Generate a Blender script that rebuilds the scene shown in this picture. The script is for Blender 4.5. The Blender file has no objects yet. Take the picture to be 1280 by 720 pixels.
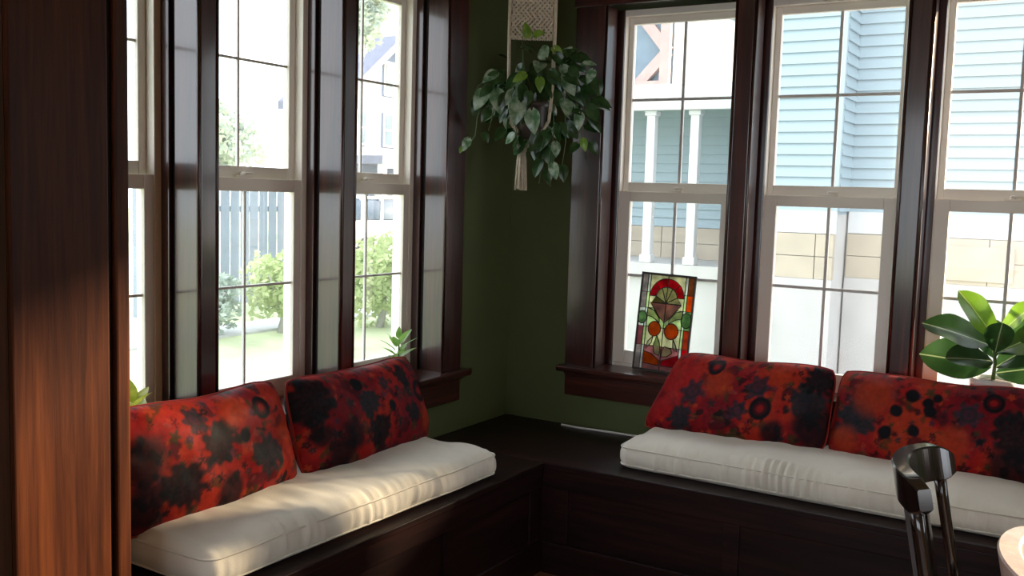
import bpy, bmesh, math, random
from mathutils import Vector, Matrix, Quaternion, noise
random.seed(7)
S = bpy.context.scene
COL = S.collection
PI = math.pi

# ------------------------------------------------------------------ camera
CAMR = Vector((0.85377019, 0.51982327, 0.02932962))
CAMU = Vector((-0.07418686, 0.06570171, 0.99507768))
CAMF = Vector((-0.51533753, 0.85174354, -0.09465821))
cd = bpy.data.cameras.new('camera'); cam = bpy.data.objects.new('camera', cd); COL.objects.link(cam)
cd.sensor_fit = 'HORIZONTAL'; cd.sensor_width = 36.0; cd.lens = 1236.07 / 1280 * 36.0
cd.clip_start = 0.02; cd.clip_end = 300
m = Matrix.Identity(4)
for i in range(3):
    m[i][0] = CAMR[i]; m[i][1] = CAMU[i]; m[i][2] = -CAMF[i]
m.translation = Vector((2.4273, -3.9868, 1.5))
cam.matrix_world = m
S.camera = cam

# ------------------------------------------------------------------ world, sun, exposure
w = bpy.data.worlds.new('world'); S.world = w; w.use_nodes = True
bg = w.node_tree.nodes['Background']
bg.inputs[0].default_value = (0.86, 0.93, 1.0, 1); bg.inputs[1].default_value = 3.9
sd = bpy.data.lights.new('sun', 'SUN'); sun = bpy.data.objects.new('sun', sd); COL.objects.link(sun)
sd.energy = 22.0; sd.color = (1.0, 0.78, 0.52); sd.angle = math.radians(5.0)
SUN_DIR = Vector((-0.57, -1.0, -0.395)).normalized()          # the way the light travels
sun.rotation_euler = SUN_DIR.to_track_quat('-Z', 'Y').to_euler()
sun.location = (8, 10, 8)
S.view_settings.view_transform = 'Standard'; S.view_settings.look = 'None'
S.view_settings.exposure = 0.0; S.view_settings.gamma = 1.0; S.view_settings.use_curve_mapping = False
S.cycles.use_denoising = True
S.cycles.max_bounces = 10; S.cycles.diffuse_bounces = 6; S.cycles.glossy_bounces = 4
S.cycles.transparent_max_bounces = 16; S.cycles.transmission_bounces = 6
S.cycles.sample_clamp_indirect = 8.0

# ------------------------------------------------------------------ materials
def newmat(name):
    mt = bpy.data.materials.new(name); mt.use_nodes = True
    nt = mt.node_tree; nt.nodes.clear()
    out = nt.nodes.new('ShaderNodeOutputMaterial')
    return mt, nt, out
def N(nt, t, **kw):
    n = nt.nodes.new('ShaderNode' + t)
    for k, v in kw.items(): setattr(n, k, v)
    return n
def coords(nt, scale=(1, 1, 1), kind='Object', rot=(0, 0, 0)):
    tc = N(nt, 'TexCoord'); mp = N(nt, 'Mapping')
    mp.inputs['Scale'].default_value = scale; mp.inputs['Rotation'].default_value = rot
    nt.links.new(tc.outputs[kind], mp.inputs[0]); return mp.outputs[0]
def ramp(nt, fac, stops):
    r = N(nt, 'ValToRGB'); e = r.color_ramp.elements
    while len(e) < len(stops): e.new(0.5)
    for el, (p, c) in zip(e, stops): el.position = p; el.color = (*c, 1)
    nt.links.new(fac, r.inputs[0]); return r.outputs[0]
def bump(nt, fac, strength, dist=0.01):
    b = N(nt, 'Bump'); b.inputs['Strength'].default_value = strength; b.inputs['Distance'].default_value = dist
    nt.links.new(fac, b.inputs['Height']); return b.outputs[0]
def plain(name, c, rough=0.5, var=0.12, scale=8.0, bmp=0.0, spec=0.5, metal=0.0, stretch=(1, 1, 1)):
    mt, nt, out = newmat(name); p = N(nt, 'BsdfPrincipled')
    p.inputs['Roughness'].default_value = rough; p.inputs['Specular IOR Level'].default_value = spec
    p.inputs['Metallic'].default_value = metal
    n = N(nt, 'TexNoise'); n.inputs['Scale'].default_value = scale; n.inputs['Detail'].default_value = 5
    nt.links.new(coords(nt, stretch), n.inputs['Vector'])
    nt.links.new(ramp(nt, n.outputs[0], [(0.3, [x * (1 - var) for x in c]), (0.7, [min(1, x * (1 + var)) for x in c])]), p.inputs['Base Color'])
    if bmp: nt.links.new(bump(nt, n.outputs[0], bmp), p.inputs['Normal'])
    nt.links.new(p.outputs[0], out.inputs[0]); return mt
def wood(name, axis, dark, mid, light, rough=0.28, coat=0.3, bm_=0.12, spec=0.5):
    mt, nt, out = newmat(name); p = N(nt, 'BsdfPrincipled')
    sc = [26, 26, 26]; sc[axis] = 1.3
    v = coords(nt, sc)
    n = N(nt, 'TexNoise'); n.inputs['Scale'].default_value = 1.0; n.inputs['Detail'].default_value = 8; n.inputs['Roughness'].default_value = 0.62
    n.inputs['Distortion'].default_value = 0.5
    nt.links.new(v, n.inputs['Vector'])
    sc2 = [110, 110, 110]; sc2[axis] = 5
    n2 = N(nt, 'TexNoise'); n2.inputs['Scale'].default_value = 1.0; n2.inputs['Detail'].default_value = 3
    nt.links.new(coords(nt, sc2), n2.inputs['Vector'])
    mx = N(nt, 'Math', operation='MULTIPLY_ADD'); nt.links.new(n2.outputs[0], mx.inputs[0]); mx.inputs[1].default_value = 0.35
    nt.links.new(n.outputs[0], mx.inputs[2])
    nt.links.new(ramp(nt, mx.outputs[0], [(0.45, dark), (0.66, mid), (0.9, light)]), p.inputs['Base Color'])
    p.inputs['Roughness'].default_value = rough; p.inputs['Specular IOR Level'].default_value = spec
    p.inputs['Coat Weight'].default_value = coat; p.inputs['Coat Roughness'].default_value = 0.12
    nt.links.new(bump(nt, mx.outputs[0], bm_, 0.004), p.inputs['Normal'])
    nt.links.new(p.outputs[0], out.inputs[0]); return mt
MAHO = ((0.009, 0.0025, 0.002), (0.036, 0.0085, 0.006), (0.085, 0.020, 0.013))
WZ = wood('mahogany_upright', 2, *MAHO, rough=0.30, coat=0.8); WX = wood('mahogany_lengthwise', 0, *MAHO)
WPOST = wood('pier_mahogany', 2, (0.017, 0.0035, 0.0010), (0.044, 0.0105, 0.0028), (0.082, 0.022, 0.0058), rough=0.42, coat=0.02, bm_=0.25, spec=0.18)
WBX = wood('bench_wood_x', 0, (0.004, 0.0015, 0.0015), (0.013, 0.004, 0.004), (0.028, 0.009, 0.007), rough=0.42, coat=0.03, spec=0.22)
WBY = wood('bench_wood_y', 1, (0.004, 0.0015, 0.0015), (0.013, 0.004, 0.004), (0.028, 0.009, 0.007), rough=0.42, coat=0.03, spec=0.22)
WFLOOR = wood('floor_boards', 1, (0.10, 0.038, 0.015), (0.22, 0.09, 0.036), (0.32, 0.14, 0.055), rough=0.4, coat=0.1)
WCHAIR = wood('chair_lacquer', 2, (0.006, 0.004, 0.004), (0.012, 0.007, 0.006), (0.03, 0.014, 0.010), rough=0.18, coat=1.0, bm_=0.0, spec=0.5)
GREEN = plain('green_wall_paint', (0.095, 0.116, 0.046), 0.75, 0.06, 3, 0.03, 0.25)
CREAM = plain('plaster', (0.38, 0.25, 0.13), 0.8, 0.05, 3)
VINYL = plain('white_vinyl', (0.84, 0.78, 0.69), 0.4, 0.03, 5)
GRILLE = plain('grille_grey', (0.62, 0.60, 0.58), 0.5, 0.04, 5)
BLACKGAP = plain('dark_gap', (0.01, 0.006, 0.005), 0.8, 0.1, 5)
def glassmat(name, tint=(1, 1, 1), haze=0.03):
    mt, nt, out = newmat(name)
    t = N(nt, 'BsdfTransparent'); t.inputs[0].default_value = (*tint, 1)
    g = N(nt, 'BsdfGlossy'); g.inputs['Roughness'].default_value = 0.02
    f = N(nt, 'Fresnel'); f.inputs[0].default_value = 1.45
    nz = N(nt, 'TexNoise'); nz.inputs['Scale'].default_value = 1.5
    nt.links.new(coords(nt), nz.inputs['Vector'])
    nt.links.new(bump(nt, nz.outputs[0], 0.02, 0.02), g.inputs['Normal'])
    du = N(nt, 'BsdfTranslucent'); du.inputs[0].default_value = (0.95, 0.97, 1.0, 1)      # pale veil mixed into the panes to imitate outdoor glare
    md = N(nt, 'MixShader'); md.inputs[0].default_value = haze
    nt.links.new(t.outputs[0], md.inputs[1]); nt.links.new(du.outputs[0], md.inputs[2])
    mx = N(nt, 'MixShader'); nt.links.new(f.outputs[0], mx.inputs[0]); nt.links.new(md.outputs[0], mx.inputs[1]); nt.links.new(g.outputs[0], mx.inputs[2])
    nt.links.new(mx.outputs[0], out.inputs[0]); return mt
GLASS = glassmat('window_glass', (0.97, 0.98, 0.98))
def leafmat(name, c1, c2, transl=0.35, rough=0.35, scale=14, mid=(0.55, 0.65, 0.35), rib=0.0):
    mt, nt, out = newmat(name); p = N(nt, 'BsdfPrincipled'); p.inputs['Roughness'].default_value = rough
    n = N(nt, 'TexNoise'); n.inputs['Scale'].default_value = scale; n.inputs['Detail'].default_value = 4
    oi = N(nt, 'ObjectInfo'); tc = N(nt, 'TexCoord'); ad = N(nt, 'VectorMath', operation='ADD')
    cmb = N(nt, 'CombineXYZ'); ml = N(nt, 'Math', operation='MULTIPLY'); ml.inputs[1].default_value = 40
    nt.links.new(oi.outputs['Random'], ml.inputs[0]); nt.links.new(ml.outputs[0], cmb.inputs[0])
    nt.links.new(tc.outputs['Object'], ad.inputs[0]); nt.links.new(cmb.outputs[0], ad.inputs[1])
    nt.links.new(ad.outputs[0], n.inputs['Vector'])
    col = ramp(nt, n.outputs[0], [(0.38, c1), (0.66, c2)])
    if rib:
        sx = N(nt, 'SeparateXYZ'); nt.links.new(tc.outputs['Object'], sx.inputs[0])
        ab = N(nt, 'Math', operation='ABSOLUTE'); nt.links.new(sx.outputs[0], ab.inputs[0])
        lt = N(nt, 'Math', operation='LESS_THAN'); lt.inputs[1].default_value = rib; nt.links.new(ab.outputs[0], lt.inputs[0])
        mc = N(nt, 'MixRGB'); nt.links.new(lt.outputs[0], mc.inputs[0]); nt.links.new(col, mc.inputs[1]); mc.inputs[2].default_value = (*mid, 1)
        col = mc.outputs[0]
    nt.links.new(col, p.inputs['Base Color'])
    t = N(nt, 'BsdfTranslucent'); nt.links.new(col, t.inputs[0])
    mx = N(nt, 'MixShader'); mx.inputs[0].default_value = transl
    nt.links.new(p.outputs[0], mx.inputs[1]); nt.links.new(t.outputs[0], mx.inputs[2]); nt.links.new(mx.outputs[0], out.inputs[0]); return mt
def fabric(name, c, rough=0.9, scale=220, bmp=0.25):
    mt, nt, out = newmat(name); p = N(nt, 'BsdfPrincipled'); p.inputs['Roughness'].default_value = rough
    p.inputs['Sheen Weight'].default_value = 0.15; p.inputs['Specular IOR Level'].default_value = 0.2
    n = N(nt, 'TexNoise'); n.inputs['Scale'].default_value = 4; n.inputs['Detail'].default_value = 4
    nt.links.new(coords(nt), n.inputs['Vector'])
    wv = N(nt, 'TexNoise'); wv.inputs['Scale'].default_value = scale; nt.links.new(coords(nt), wv.inputs['Vector'])
    nt.links.new(ramp(nt, n.outputs[0], [(0.3, [x * 0.9 for x in c]), (0.7, c)]), p.inputs['Base Color'])
    nt.links.new(bump(nt, wv.outputs[0], bmp, 0.002), p.inputs['Normal'])
    nt.links.new(p.outputs[0], out.inputs[0]); return mt

# ------------------------------------------------------------------ mesh helpers
def mesh_obj(name, bm, mat, parent=None, smooth=False, loc=None):
    me = bpy.data.meshes.new(name); bm.normal_update(); bm.to_mesh(me); bm.free()
    if mat: me.materials.append(mat)
    if smooth:
        for p in me.polygons: p.use_smooth = True
    o = bpy.data.objects.new(name, me); COL.objects.link(o); o.parent = parent
    if loc: o.location = loc
    return o
def share(name, src, parent=None, loc=None, rot=None, scale=None):
    o = bpy.data.objects.new(name, src.data); COL.objects.link(o); o.parent = parent
    if loc is not None: o.location = loc
    if rot is not None: o.rotation_euler = rot
    if scale is not None: o.scale = scale
    return o
def empty(name, loc=(0, 0, 0), rz=0.0, parent=None):
    o = bpy.data.objects.new(name, None); COL.objects.link(o); o.location = loc; o.rotation_euler = (0, 0, rz); o.parent = parent
    o.empty_display_size = 0.1
    return o
def tag(o, label, cat, group=None, kind=None):
    o['label'] = label
    if cat: o['category'] = cat
    if group: o['group'] = group
    if kind: o['kind'] = kind
    return o
def struct(o, label=None, cat=None):
    o['kind'] = 'structure'
    if label: o['label'] = label
    if cat: o['category'] = cat
    return o
def dup(src, parent=None):
    c = src.copy(); COL.objects.link(c); c.parent = parent
    for ch in src.children: dup(ch, c)
    return c
def bx(bm, x0, x1, y0, y1, z0, z1, bev=0.0, seg=2):
    r = bmesh.ops.create_cube(bm, size=1.0)
    vs = r['verts']
    for v in vs:
        v.co.x = x0 + (v.co.x + .5) * (x1 - x0); v.co.y = y0 + (v.co.y + .5) * (y1 - y0); v.co.z = z0 + (v.co.z + .5) * (z1 - z0)
    if bev:
        es = list({e for v in vs for e in v.link_edges})
        bmesh.ops.bevel(bm, geom=es, offset=bev, segments=seg, profile=0.6, affect='EDGES', clamp_overlap=True)
    return bm
def box(name, ext, mat, parent=None, bev=0.0, seg=2):
    bm = bmesh.new(); bx(bm, *ext, bev=bev, seg=seg); return mesh_obj(name, bm, mat, parent)
def tube(bm, pts, r, n=6, cap=True):
    pts = [Vector(p) for p in pts]; rs = r if isinstance(r, (list, tuple)) else [r] * len(pts)
    rings = []; up = Vector((0, 0, 1))
    prev = None
    for i, p in enumerate(pts):
        d = (pts[min(i + 1, len(pts) - 1)] - pts[max(i - 1, 0)])
        d = d.normalized() if d.length > 1e-9 else Vector((0, 0, 1))
        if prev is None:
            a = d.cross(up if abs(d.z) < 0.95 else Vector((1, 0, 0))).normalized()
        else:
            a = (prev - d * prev.dot(d)); a = a.normalized() if a.length > 1e-6 else d.orthogonal().normalized()
        prev = a; b = d.cross(a)
        rings.append([bm.verts.new(p + (a * math.cos(2 * PI * k / n) + b * math.sin(2 * PI * k / n)) * rs[i]) for k in range(n)])
    for i in range(len(rings) - 1):
        for k in range(n):
            bm.faces.new((rings[i][k], rings[i][(k + 1) % n], rings[i + 1][(k + 1) % n], rings[i + 1][k]))
    if cap:
        bm.faces.new(rings[0][::-1]); bm.faces.new(rings[-1])
    return bm
def lathe(bm, prof, n=24, cx=0, cy=0):
    rings = [[bm.verts.new((cx + r * math.cos(2 * PI * k / n), cy + r * math.sin(2 * PI * k / n), z)) for k in range(n)] for r, z in prof]
    for i in range(len(rings) - 1):
        for k in range(n):
            bm.faces.new((rings[i][k], rings[i][(k + 1) % n], rings[i + 1][(k + 1) % n], rings[i + 1][k]))
    if prof[0][0] > 1e-4: bm.faces.new(rings[0][::-1])
    if prof[-1][0] > 1e-4: bm.faces.new(rings[-1])
    return bm
def prism(bm, pts, y0, y1):
    """polygon in the xz plane, extruded from y0 to y1"""
    a = [bm.verts.new((x, y0, z)) for x, z in pts]; b = [bm.verts.new((x, y1, z)) for x, z in pts]
    bm.faces.new(a); bm.faces.new(b[::-1]); n = len(pts)
    for i in range(n): bm.faces.new((a[i], b[i], b[(i + 1) % n], a[(i + 1) % n]))
    bmesh.ops.recalc_face_normals(bm, faces=bm.faces[:])
    return bm

# ================================================================== ROOM SHELL
RX, FY, CZ = 4.6, -6.4, 2.66          # right wall, front wall, ceiling
HEAD = 2.33; SILL = 0.70; T = 0.24
def wall_with_holes(name, u0, u1, holes, z0, z1, t, mat):
    """local u along x, room side y=0, outside y=+t; holes = (ua, ub, za, zb)"""
    bm = bmesh.new(); cur = u0
    for a, b, za, zb in holes:
        if a > cur: bx(bm, cur, a, 0, t, z0, z1)
        bx(bm, a, b, 0, t, z0, za); bx(bm, a, b, 0, t, zb, z1); cur = b
    bx(bm, cur, u1, 0, t, z0, z1)
    return struct(mesh_obj(name, bm, mat))
wb = wall_with_holes('wall_back', -T, RX + T, [(0.44, 2.421, SILL, HEAD), (3.265, 3.922, SILL, HEAD)], 0, CZ, T, GREEN)  # second hole is for the added, unseen sun window
wl = wall_with_holes('wall_left', FY, 0.0, [(-2.50, -0.535, SILL, HEAD)], 0, CZ, T, GREEN); wl.rotation_euler = (0, 0, PI / 2)
wr = wall_with_holes('wall_right', 0, -FY, [(0.7, 1.5, 0.75, 2.3)], 0, CZ, T, CREAM)
wr.rotation_euler = (0, 0, -PI / 2); wr.location = (RX, 0, 0)
wf = wall_with_holes('wall_front', -T, RX + T, [(0.5, 2.2, 0.7, 2.4), (2.5, 4.2, 0.7, 2.4)], 0, CZ, T, CREAM)
wf.rotation_euler = (0, 0, PI); wf.location = (RX, FY, 0)
struct(box('floor', (-T, RX + T, FY - T, T, -0.12, 0), WFLOOR))
struct(box('ceiling', (-T, RX + T, FY - T, T, CZ, CZ + 0.12), CREAM))

# ================================================================== WINDOWS
def make_window(name, W, D, ml, mu, jt, proud, q=0.006):
    """double-hung window; origin at left end of the cased opening on the wall plane; x along the wall, y outwards"""
    root = empty(name)
    # dark mahogany jambs with a bead, a shadow gap and a stop
    for side in (0, 1):
        s = 1 if side == 0 else -1; x0 = 0 if side == 0 else W
        def bxs(a, b, *r):
            lo, hi = sorted((x0 + s * a, x0 + s * b)); return (lo, hi, *r)
        j = box('jamb', bxs(-jt, 0, -0.018, 0.088, 0.73, HEAD), WZ, root)
        bm = bmesh.new(); tube(bm, [(x0 + s * 0.001, -0.02, 0.73), (x0 + s * 0.001, -0.02, HEAD)], 0.0065, 8); mesh_obj('bead', bm, WZ, j, True)
        box('channel', bxs(-jt, -0.012, 0.088, 0.112, 0.73, HEAD), BLACKGAP, j)
        box('stop', bxs(-jt, proud, 0.112, D - 0.018, 0.73, HEAD), WZ, j, 0.004)
        box('frame_side', bxs(-jt, 0.028, D - 0.018, D + 0.07, 0.715, HEAD + 0.01), VINYL, root, 0.003)
    box('head_jamb', (0, W, -0.018, D - 0.018, HEAD, HEAD + 0.02), WX, root)
    box('frame_head', (0.028, W - 0.028, D - 0.018, D + 0.07, HEAD - 0.028, HEAD + 0.01), VINYL, root, 0.003)
    box('frame_sill', (0.028, W - 0.028, D - 0.018, D + 0.07, 0.715, 0.745), VINYL, root, 0.003)
    def sash(nm, y, m_, z0, z1, g0, g1, muntz):
        bm = bmesh.new(); a = 0.028; h = 0.015
        bx(bm, a, m_, y - h, y + h, z0, z1, 0.003); bx(bm, W - m_, W - a, y - h, y + h, z0, z1, 0.003)
        bx(bm, m_, W - m_, y - h, y + h, z0, g0, 0.003); bx(bm, m_, W - m_, y - h, y + h, g1, z1, 0.003)
        s_ = mesh_obj(nm, bm, VINYL, root)
        xc = W / 2
        box('muntin', (xc - q, xc + q, y - 0.005, y + 0.005, g0, g1), GRILLE, s_)
        box('muntin', (m_, xc - q, y - 0.005, y + 0.005, muntz - q, muntz + q), GRILLE, s_)
        box('muntin', (xc + q, W - m_, y - 0.005, y + 0.005, muntz - q, muntz + q), GRILLE, s_)
        for xa, xb in ((m_, xc - q), (xc + q, W - m_)):
            for za, zb in ((g0, muntz - q), (muntz + q, g1)):
                bm = bmesh.new(); vs = [bm.verts.new(c) for c in ((xa, y, za), (xb, y, za), (xb, y, zb), (xa, y, zb))]; bm.faces.new(vs)
                mesh_obj('pane', bm, GLASS, s_)
        return s_
    lo = sash('lower_sash', D, ml, 0.746, 1.528, 0.803, 1.482, 1.149)
    up = sash('upper_sash', D + 0.034, mu, 1.522, HEAD - 0.028, 1.569, 2.272, 1.938)
    bm = bmesh.new(); xc = W / 2
    bx(bm, xc - 0.03, xc + 0.03, D - 0.008, D + 0.012, 1.528, 1.536, 0.002)
    lathe(bm, [(0.012, 1.536), (0.012, 1.544), (0.006, 1.549)], 12, xc, D + 0.004)
    bx(bm, xc - 0.005, xc + 0.035, D - 0.010, D + 0.0, 1.540, 1.548, 0.002)
    mesh_obj('sash_lock', bm, VINYL, lo)
    return root
RW, RO, RP = 0.587, (0.47, 1.137, 1.804), 0.08
LW, LO = 0.588, (-1.153, -1.811, -2.469)
wr1 = make_window('window_1', RW, 0.138, 0.080, 0.052, 0.040, 0.026)
wl1 = make_window('window_4', LW, 0.168, 0.064, 0.058, 0.035, 0.004, 0.0042)
lab = ['white double-hung window beside the green corner, behind the stained glass panel',
       'white double-hung middle window of the right wall, looking onto blue siding',
       'white double-hung window behind the broad-leaved potted plant, at right edge']
labl = ['white double-hung window of the left wall nearest the green corner',
        'white double-hung middle window of the left wall, above the left pillows',
        'narrow visible white double-hung window right beside the wooden pier']
for i, u in enumerate(RO):
    o = wr1 if i == 0 else dup(wr1)
    o.name = 'window_%d' % (i + 1); o.location = (u, 0, 0); struct(o, lab[i], 'window')
for i, u in enumerate(LO):
    o = wl1 if i == 0 else dup(wl1)
    o.name = 'window_%d' % (i + 4); o.location = (0, u, 0); o.rotation_euler = (0, 0, PI / 2); struct(o, labl[i], 'window')

o = dup(wr1); o.name = 'window_7'; o.location = (3.30, 0, 0); struct(o, 'added unseen window farther along the back wall, lets sun onto the second chair', 'window')  # unseen window, added to send sun onto the second chair and floor
struct(box('trim_15', (3.24, 3.95, -0.05, 0.0, 0.60, 0.73), WX)); struct(box('trim_16', (3.18, 3.30, -0.022, 0.0, 0.73, HEAD + 0.12), WZ)); struct(box('trim_17', (3.887, 4.007, -0.022, 0.0, 0.73, HEAD + 0.12), WZ))  # sill board and casings of the added window
def casing_set(prefix, nums, ops, W, cw_a, cw_b, rz, stool_a, stool_b, sides, dapron):
    """casings, stool and apron of one wall; u along the wall"""
    a, b = min(ops), max(ops) + W
    par = lambda o: (setattr(o, 'rotation_euler', (0, 0, rz)), struct(o))[1]
    par(box('trim_%d' % nums[0], (a - cw_a, a - 0.006, -0.022, 0.0, 0.73, HEAD), WZ, None, 0.003))
    par(box('trim_%d' % nums[1], (b + 0.006, b + cw_b, -0.022, 0.0, 0.73, HEAD), WZ, None, 0.003))
    so = sorted(ops)
    for k in range(2):
        par(box('trim_%d' % nums[2 + k], (so[k] + W + 0.006, so[k + 1] - 0.006, -0.024, 0.085, 0.73, HEAD), WZ, None, 0.003))
    bm = bmesh.new(); bx(bm, a - cw_a - 0.01, b + cw_b + 0.01, -0.026, 0.0, HEAD, HEAD + 0.14, 0.003); bx(bm, a - cw_a - 0.03, b + cw_b + 0.03, -0.045, 0.0, HEAD + 0.14, HEAD + 0.165, 0.004)
    par(mesh_obj('trim_%d' % nums[4], bm, WX))
    # stool (inner sill board) and apron
    par(box('trim_%d' % nums[5], (stool_a, stool_b, -0.062, 0.155, 0.702, 0.73), WX, None, 0.008, 3))
    bm = bmesh.new(); bx(bm, dapron[0], dapron[1], -0.022, 0.0, 0.592, 0.702, 0.003); bx(bm, dapron[0], dapron[1], -0.034, 0.0, 0.686, 0.702, 0.004)
    par(mesh_obj('trim_%d' % nums[6], bm, WX))
casing_set('r', (1, 2, 3, 4, 5, 6, 7), RO, RW, 0.148, 0.148, 0, 0.295, 2.566, None, (0.325, 2.53))
casing_set('l', (8, 9, 10, 11, 12, 13, 14), LO, LW, 0.03, 0.137, PI / 2, -2.50, -0.394, None, (-2.50, -0.428))

# ================================================================== PIER, LEFT
pier = empty('wall_pier', (0, -2.66, 0)); 
bm = bmesh.new(); bx(bm, 0.0, 0.485, -0.13, 0.155, 0, CZ); mesh_obj('core', bm, WZ, pier)
box('face_board', (0.485, 0.50, -0.13, 0.103, 0, CZ), WPOST, pier, 0.004)
box('edge_trim', (0.485, 0.503, 0.119, 0.155, 0, CZ), WPOST, pier, 0.005)
box('shadow_groove', (0.4855, 0.487, 0.103, 0.119, 0, CZ), BLACKGAP, pier)
bm = bmesh.new(); bx(bm, 0.0, 0.515, -0.145, 0.16, 0, 0.16, 0.006); mesh_obj('plinth', bm, WX, pier)
struct(pier, 'dark wooden pier with a broad upright board, sunlit low down, at left edge', 'pier')

# ================================================================== WINDOW BENCH
BZ = 0.45; BX0, BY0 = 0.575, -0.64
bench = empty('window_bench', (0.3, -0.3, 0))
tag(bench, 'dark built-in wooden corner bench running below both window walls', 'bench')
def bpart(nm, ext, mat, bev=0.0, par=None):
    e = ext; p = par or bench
    bm = bmesh.new(); bx(bm, e[0] - 0.3, e[1] - 0.3, e[2] + 0.3, e[3] + 0.3, e[4], e[5], bev)
    return mesh_obj(nm, bm, mat, p)
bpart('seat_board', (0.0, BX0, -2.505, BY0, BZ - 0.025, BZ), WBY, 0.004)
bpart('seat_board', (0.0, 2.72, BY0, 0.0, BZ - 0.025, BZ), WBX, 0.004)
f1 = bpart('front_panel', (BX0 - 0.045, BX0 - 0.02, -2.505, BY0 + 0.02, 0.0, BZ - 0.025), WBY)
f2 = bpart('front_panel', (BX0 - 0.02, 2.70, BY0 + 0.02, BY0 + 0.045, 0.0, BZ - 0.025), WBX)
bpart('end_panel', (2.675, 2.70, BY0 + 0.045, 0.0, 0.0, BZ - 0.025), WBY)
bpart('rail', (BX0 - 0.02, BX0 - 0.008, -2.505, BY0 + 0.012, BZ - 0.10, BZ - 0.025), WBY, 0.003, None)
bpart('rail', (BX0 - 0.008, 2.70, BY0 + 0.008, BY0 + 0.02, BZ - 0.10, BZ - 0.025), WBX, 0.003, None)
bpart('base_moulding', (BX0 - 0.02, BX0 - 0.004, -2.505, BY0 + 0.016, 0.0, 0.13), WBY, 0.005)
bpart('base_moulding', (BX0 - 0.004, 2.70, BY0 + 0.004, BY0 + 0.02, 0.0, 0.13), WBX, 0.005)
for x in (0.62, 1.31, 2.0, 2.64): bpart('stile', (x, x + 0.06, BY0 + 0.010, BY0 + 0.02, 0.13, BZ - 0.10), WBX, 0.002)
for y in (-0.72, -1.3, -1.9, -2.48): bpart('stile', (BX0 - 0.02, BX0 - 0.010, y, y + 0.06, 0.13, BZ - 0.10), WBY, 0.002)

# ================================================================== SEAT CUSHIONS
def seat_cushion(name, L, Wd, H, mat, pmat, seed, gather):
    """origin under the cushion at its middle; x = length, y = depth"""
    root = empty(name); bm = bmesh.new(); r = 0.046
    nx, ny, nz = int(L / 0.009), 26, 8
    hx, hy, hz = L / 2, Wd / 2, H / 2
    cache = {}
    def vert(i, j, k):
        key = (i, j, k)
        if key in cache: return cache[key]
        p = Vector((-hx + 2 * hx * i / nx, -hy + 2 * hy * j / ny, -hz + 2 * hz * k / nz))
        q = Vector((max(-hx + r, min(hx - r, p.x)), max(-hy + r, min(hy - r, p.y)), max(-hz + r, min(hz - r, p.z))))
        d = p - q
        if d.length > 1e-6: p = q + d.normalized() * r * 1.0
        u, v = p.x / hx, p.y / hy
        top = max(0, p.z / hz)
        p.z += top * 0.020 * (1 - u ** 6) * (1 - v ** 4)
        wr_ = noise.noise(Vector((p.x * 5 + seed, p.y * 9, p.z * 9))) * 0.010 + noise.noise(Vector((p.x * 22 + seed, p.y * 14, p.z * 8))) * 0.005
        if abs(v) > 0.75: wr_ += max(0, noise.noise(Vector((p.x * 3 + seed, 5, 0))) + 0.45) * gather * math.sin(p.x * 210 + 3 * noise.noise(Vector((p.x * 9, p.z * 6, seed))) + 4 * p.z)
        if abs(v) > 0.8: wr_ += noise.noise(Vector((p.x * 45 + seed, 0, p.z * 7))) * 0.006
        nrm = Vector((u ** 7, v ** 7, (p.z / hz) ** 3)); nrm = nrm.normalized() if nrm.length > 1e-6 else Vector((0, 0, 1))
        if k > 0: p += nrm * wr_
        p.y += 0.012 * math.sin(p.x * 2.3 + seed) * (1 if v > 0 else 1)
        cache[key] = bm.verts.new(p + Vector((0, 0, hz))); return cache[key]
    for i in range(nx):
        for j in range(ny):
            bm.faces.new((vert(i, j, 0), vert(i, j + 1, 0), vert(i + 1, j + 1, 0), vert(i + 1, j, 0)))
            bm.faces.new((vert(i, j, nz), vert(i + 1, j, nz), vert(i + 1, j + 1, nz), vert(i, j + 1, nz)))
    for i in range(nx):
        for k in range(nz):
            bm.faces.new((vert(i, 0, k), vert(i + 1, 0, k), vert(i + 1, 0, k + 1), vert(i, 0, k + 1)))
            bm.faces.new((vert(i, ny, k), vert(i, ny, k + 1), vert(i + 1, ny, k + 1), vert(i + 1, ny, k)))
    for j in range(ny):
        for k in range(nz):
            bm.faces.new((vert(0, j, k), vert(0, j, k + 1), vert(0, j + 1, k + 1), vert(0, j + 1, k)))
            bm.faces.new((vert(nx, j, k), vert(nx, j + 1, k), vert(nx, j + 1, k + 1), vert(nx, j, k + 1)))
    bm.verts.ensure_lookup_table()
    mesh_obj('pad', bm, mat, root, True)
    for z, nm in ((0.020, 'piping'), (H - 0.018, 'piping')):
        bm = bmesh.new(); pts = []; c = 0.046
        for (cx, cy, a0) in ((hx - c, -hy + c, -90), (hx - c, hy - c, 0), (-hx + c, hy - c, 90), (-hx + c, -hy + c, 180)):
            for t in range(0, 91, 15):
                a = math.radians(a0 + t); pts.append((cx + (c - 0.006) * math.cos(a), cy + (c - 0.006) * math.sin(a)))
        pts.append(pts[0]); dense = []
        for (xa, ya), (xb, yb) in zip(pts, pts[1:]):
            n = max(1, int(math.hypot(xb - xa, yb - ya) / 0.03))
            for t in range(n): dense.append((xa + (xb - xa) * t / n, ya + (yb - ya) * t / n))
        dense.append(dense[0])
        dense = [(x, y + 0.012 * math.sin(x * 2.3 + seed), z + noise.noise(Vector((x * 5 + seed, y * 9, .4))) * 0.004) for x, y in dense]
        tube(bm, dense, 0.0032, 6, False); mesh_obj(nm, bm, pmat, root, True)
    return root
CUSH = fabric('cream_cotton', (0.80, 0.76, 0.66)); PIPE = fabric('cream_piping', (0.77, 0.73, 0.63))
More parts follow.
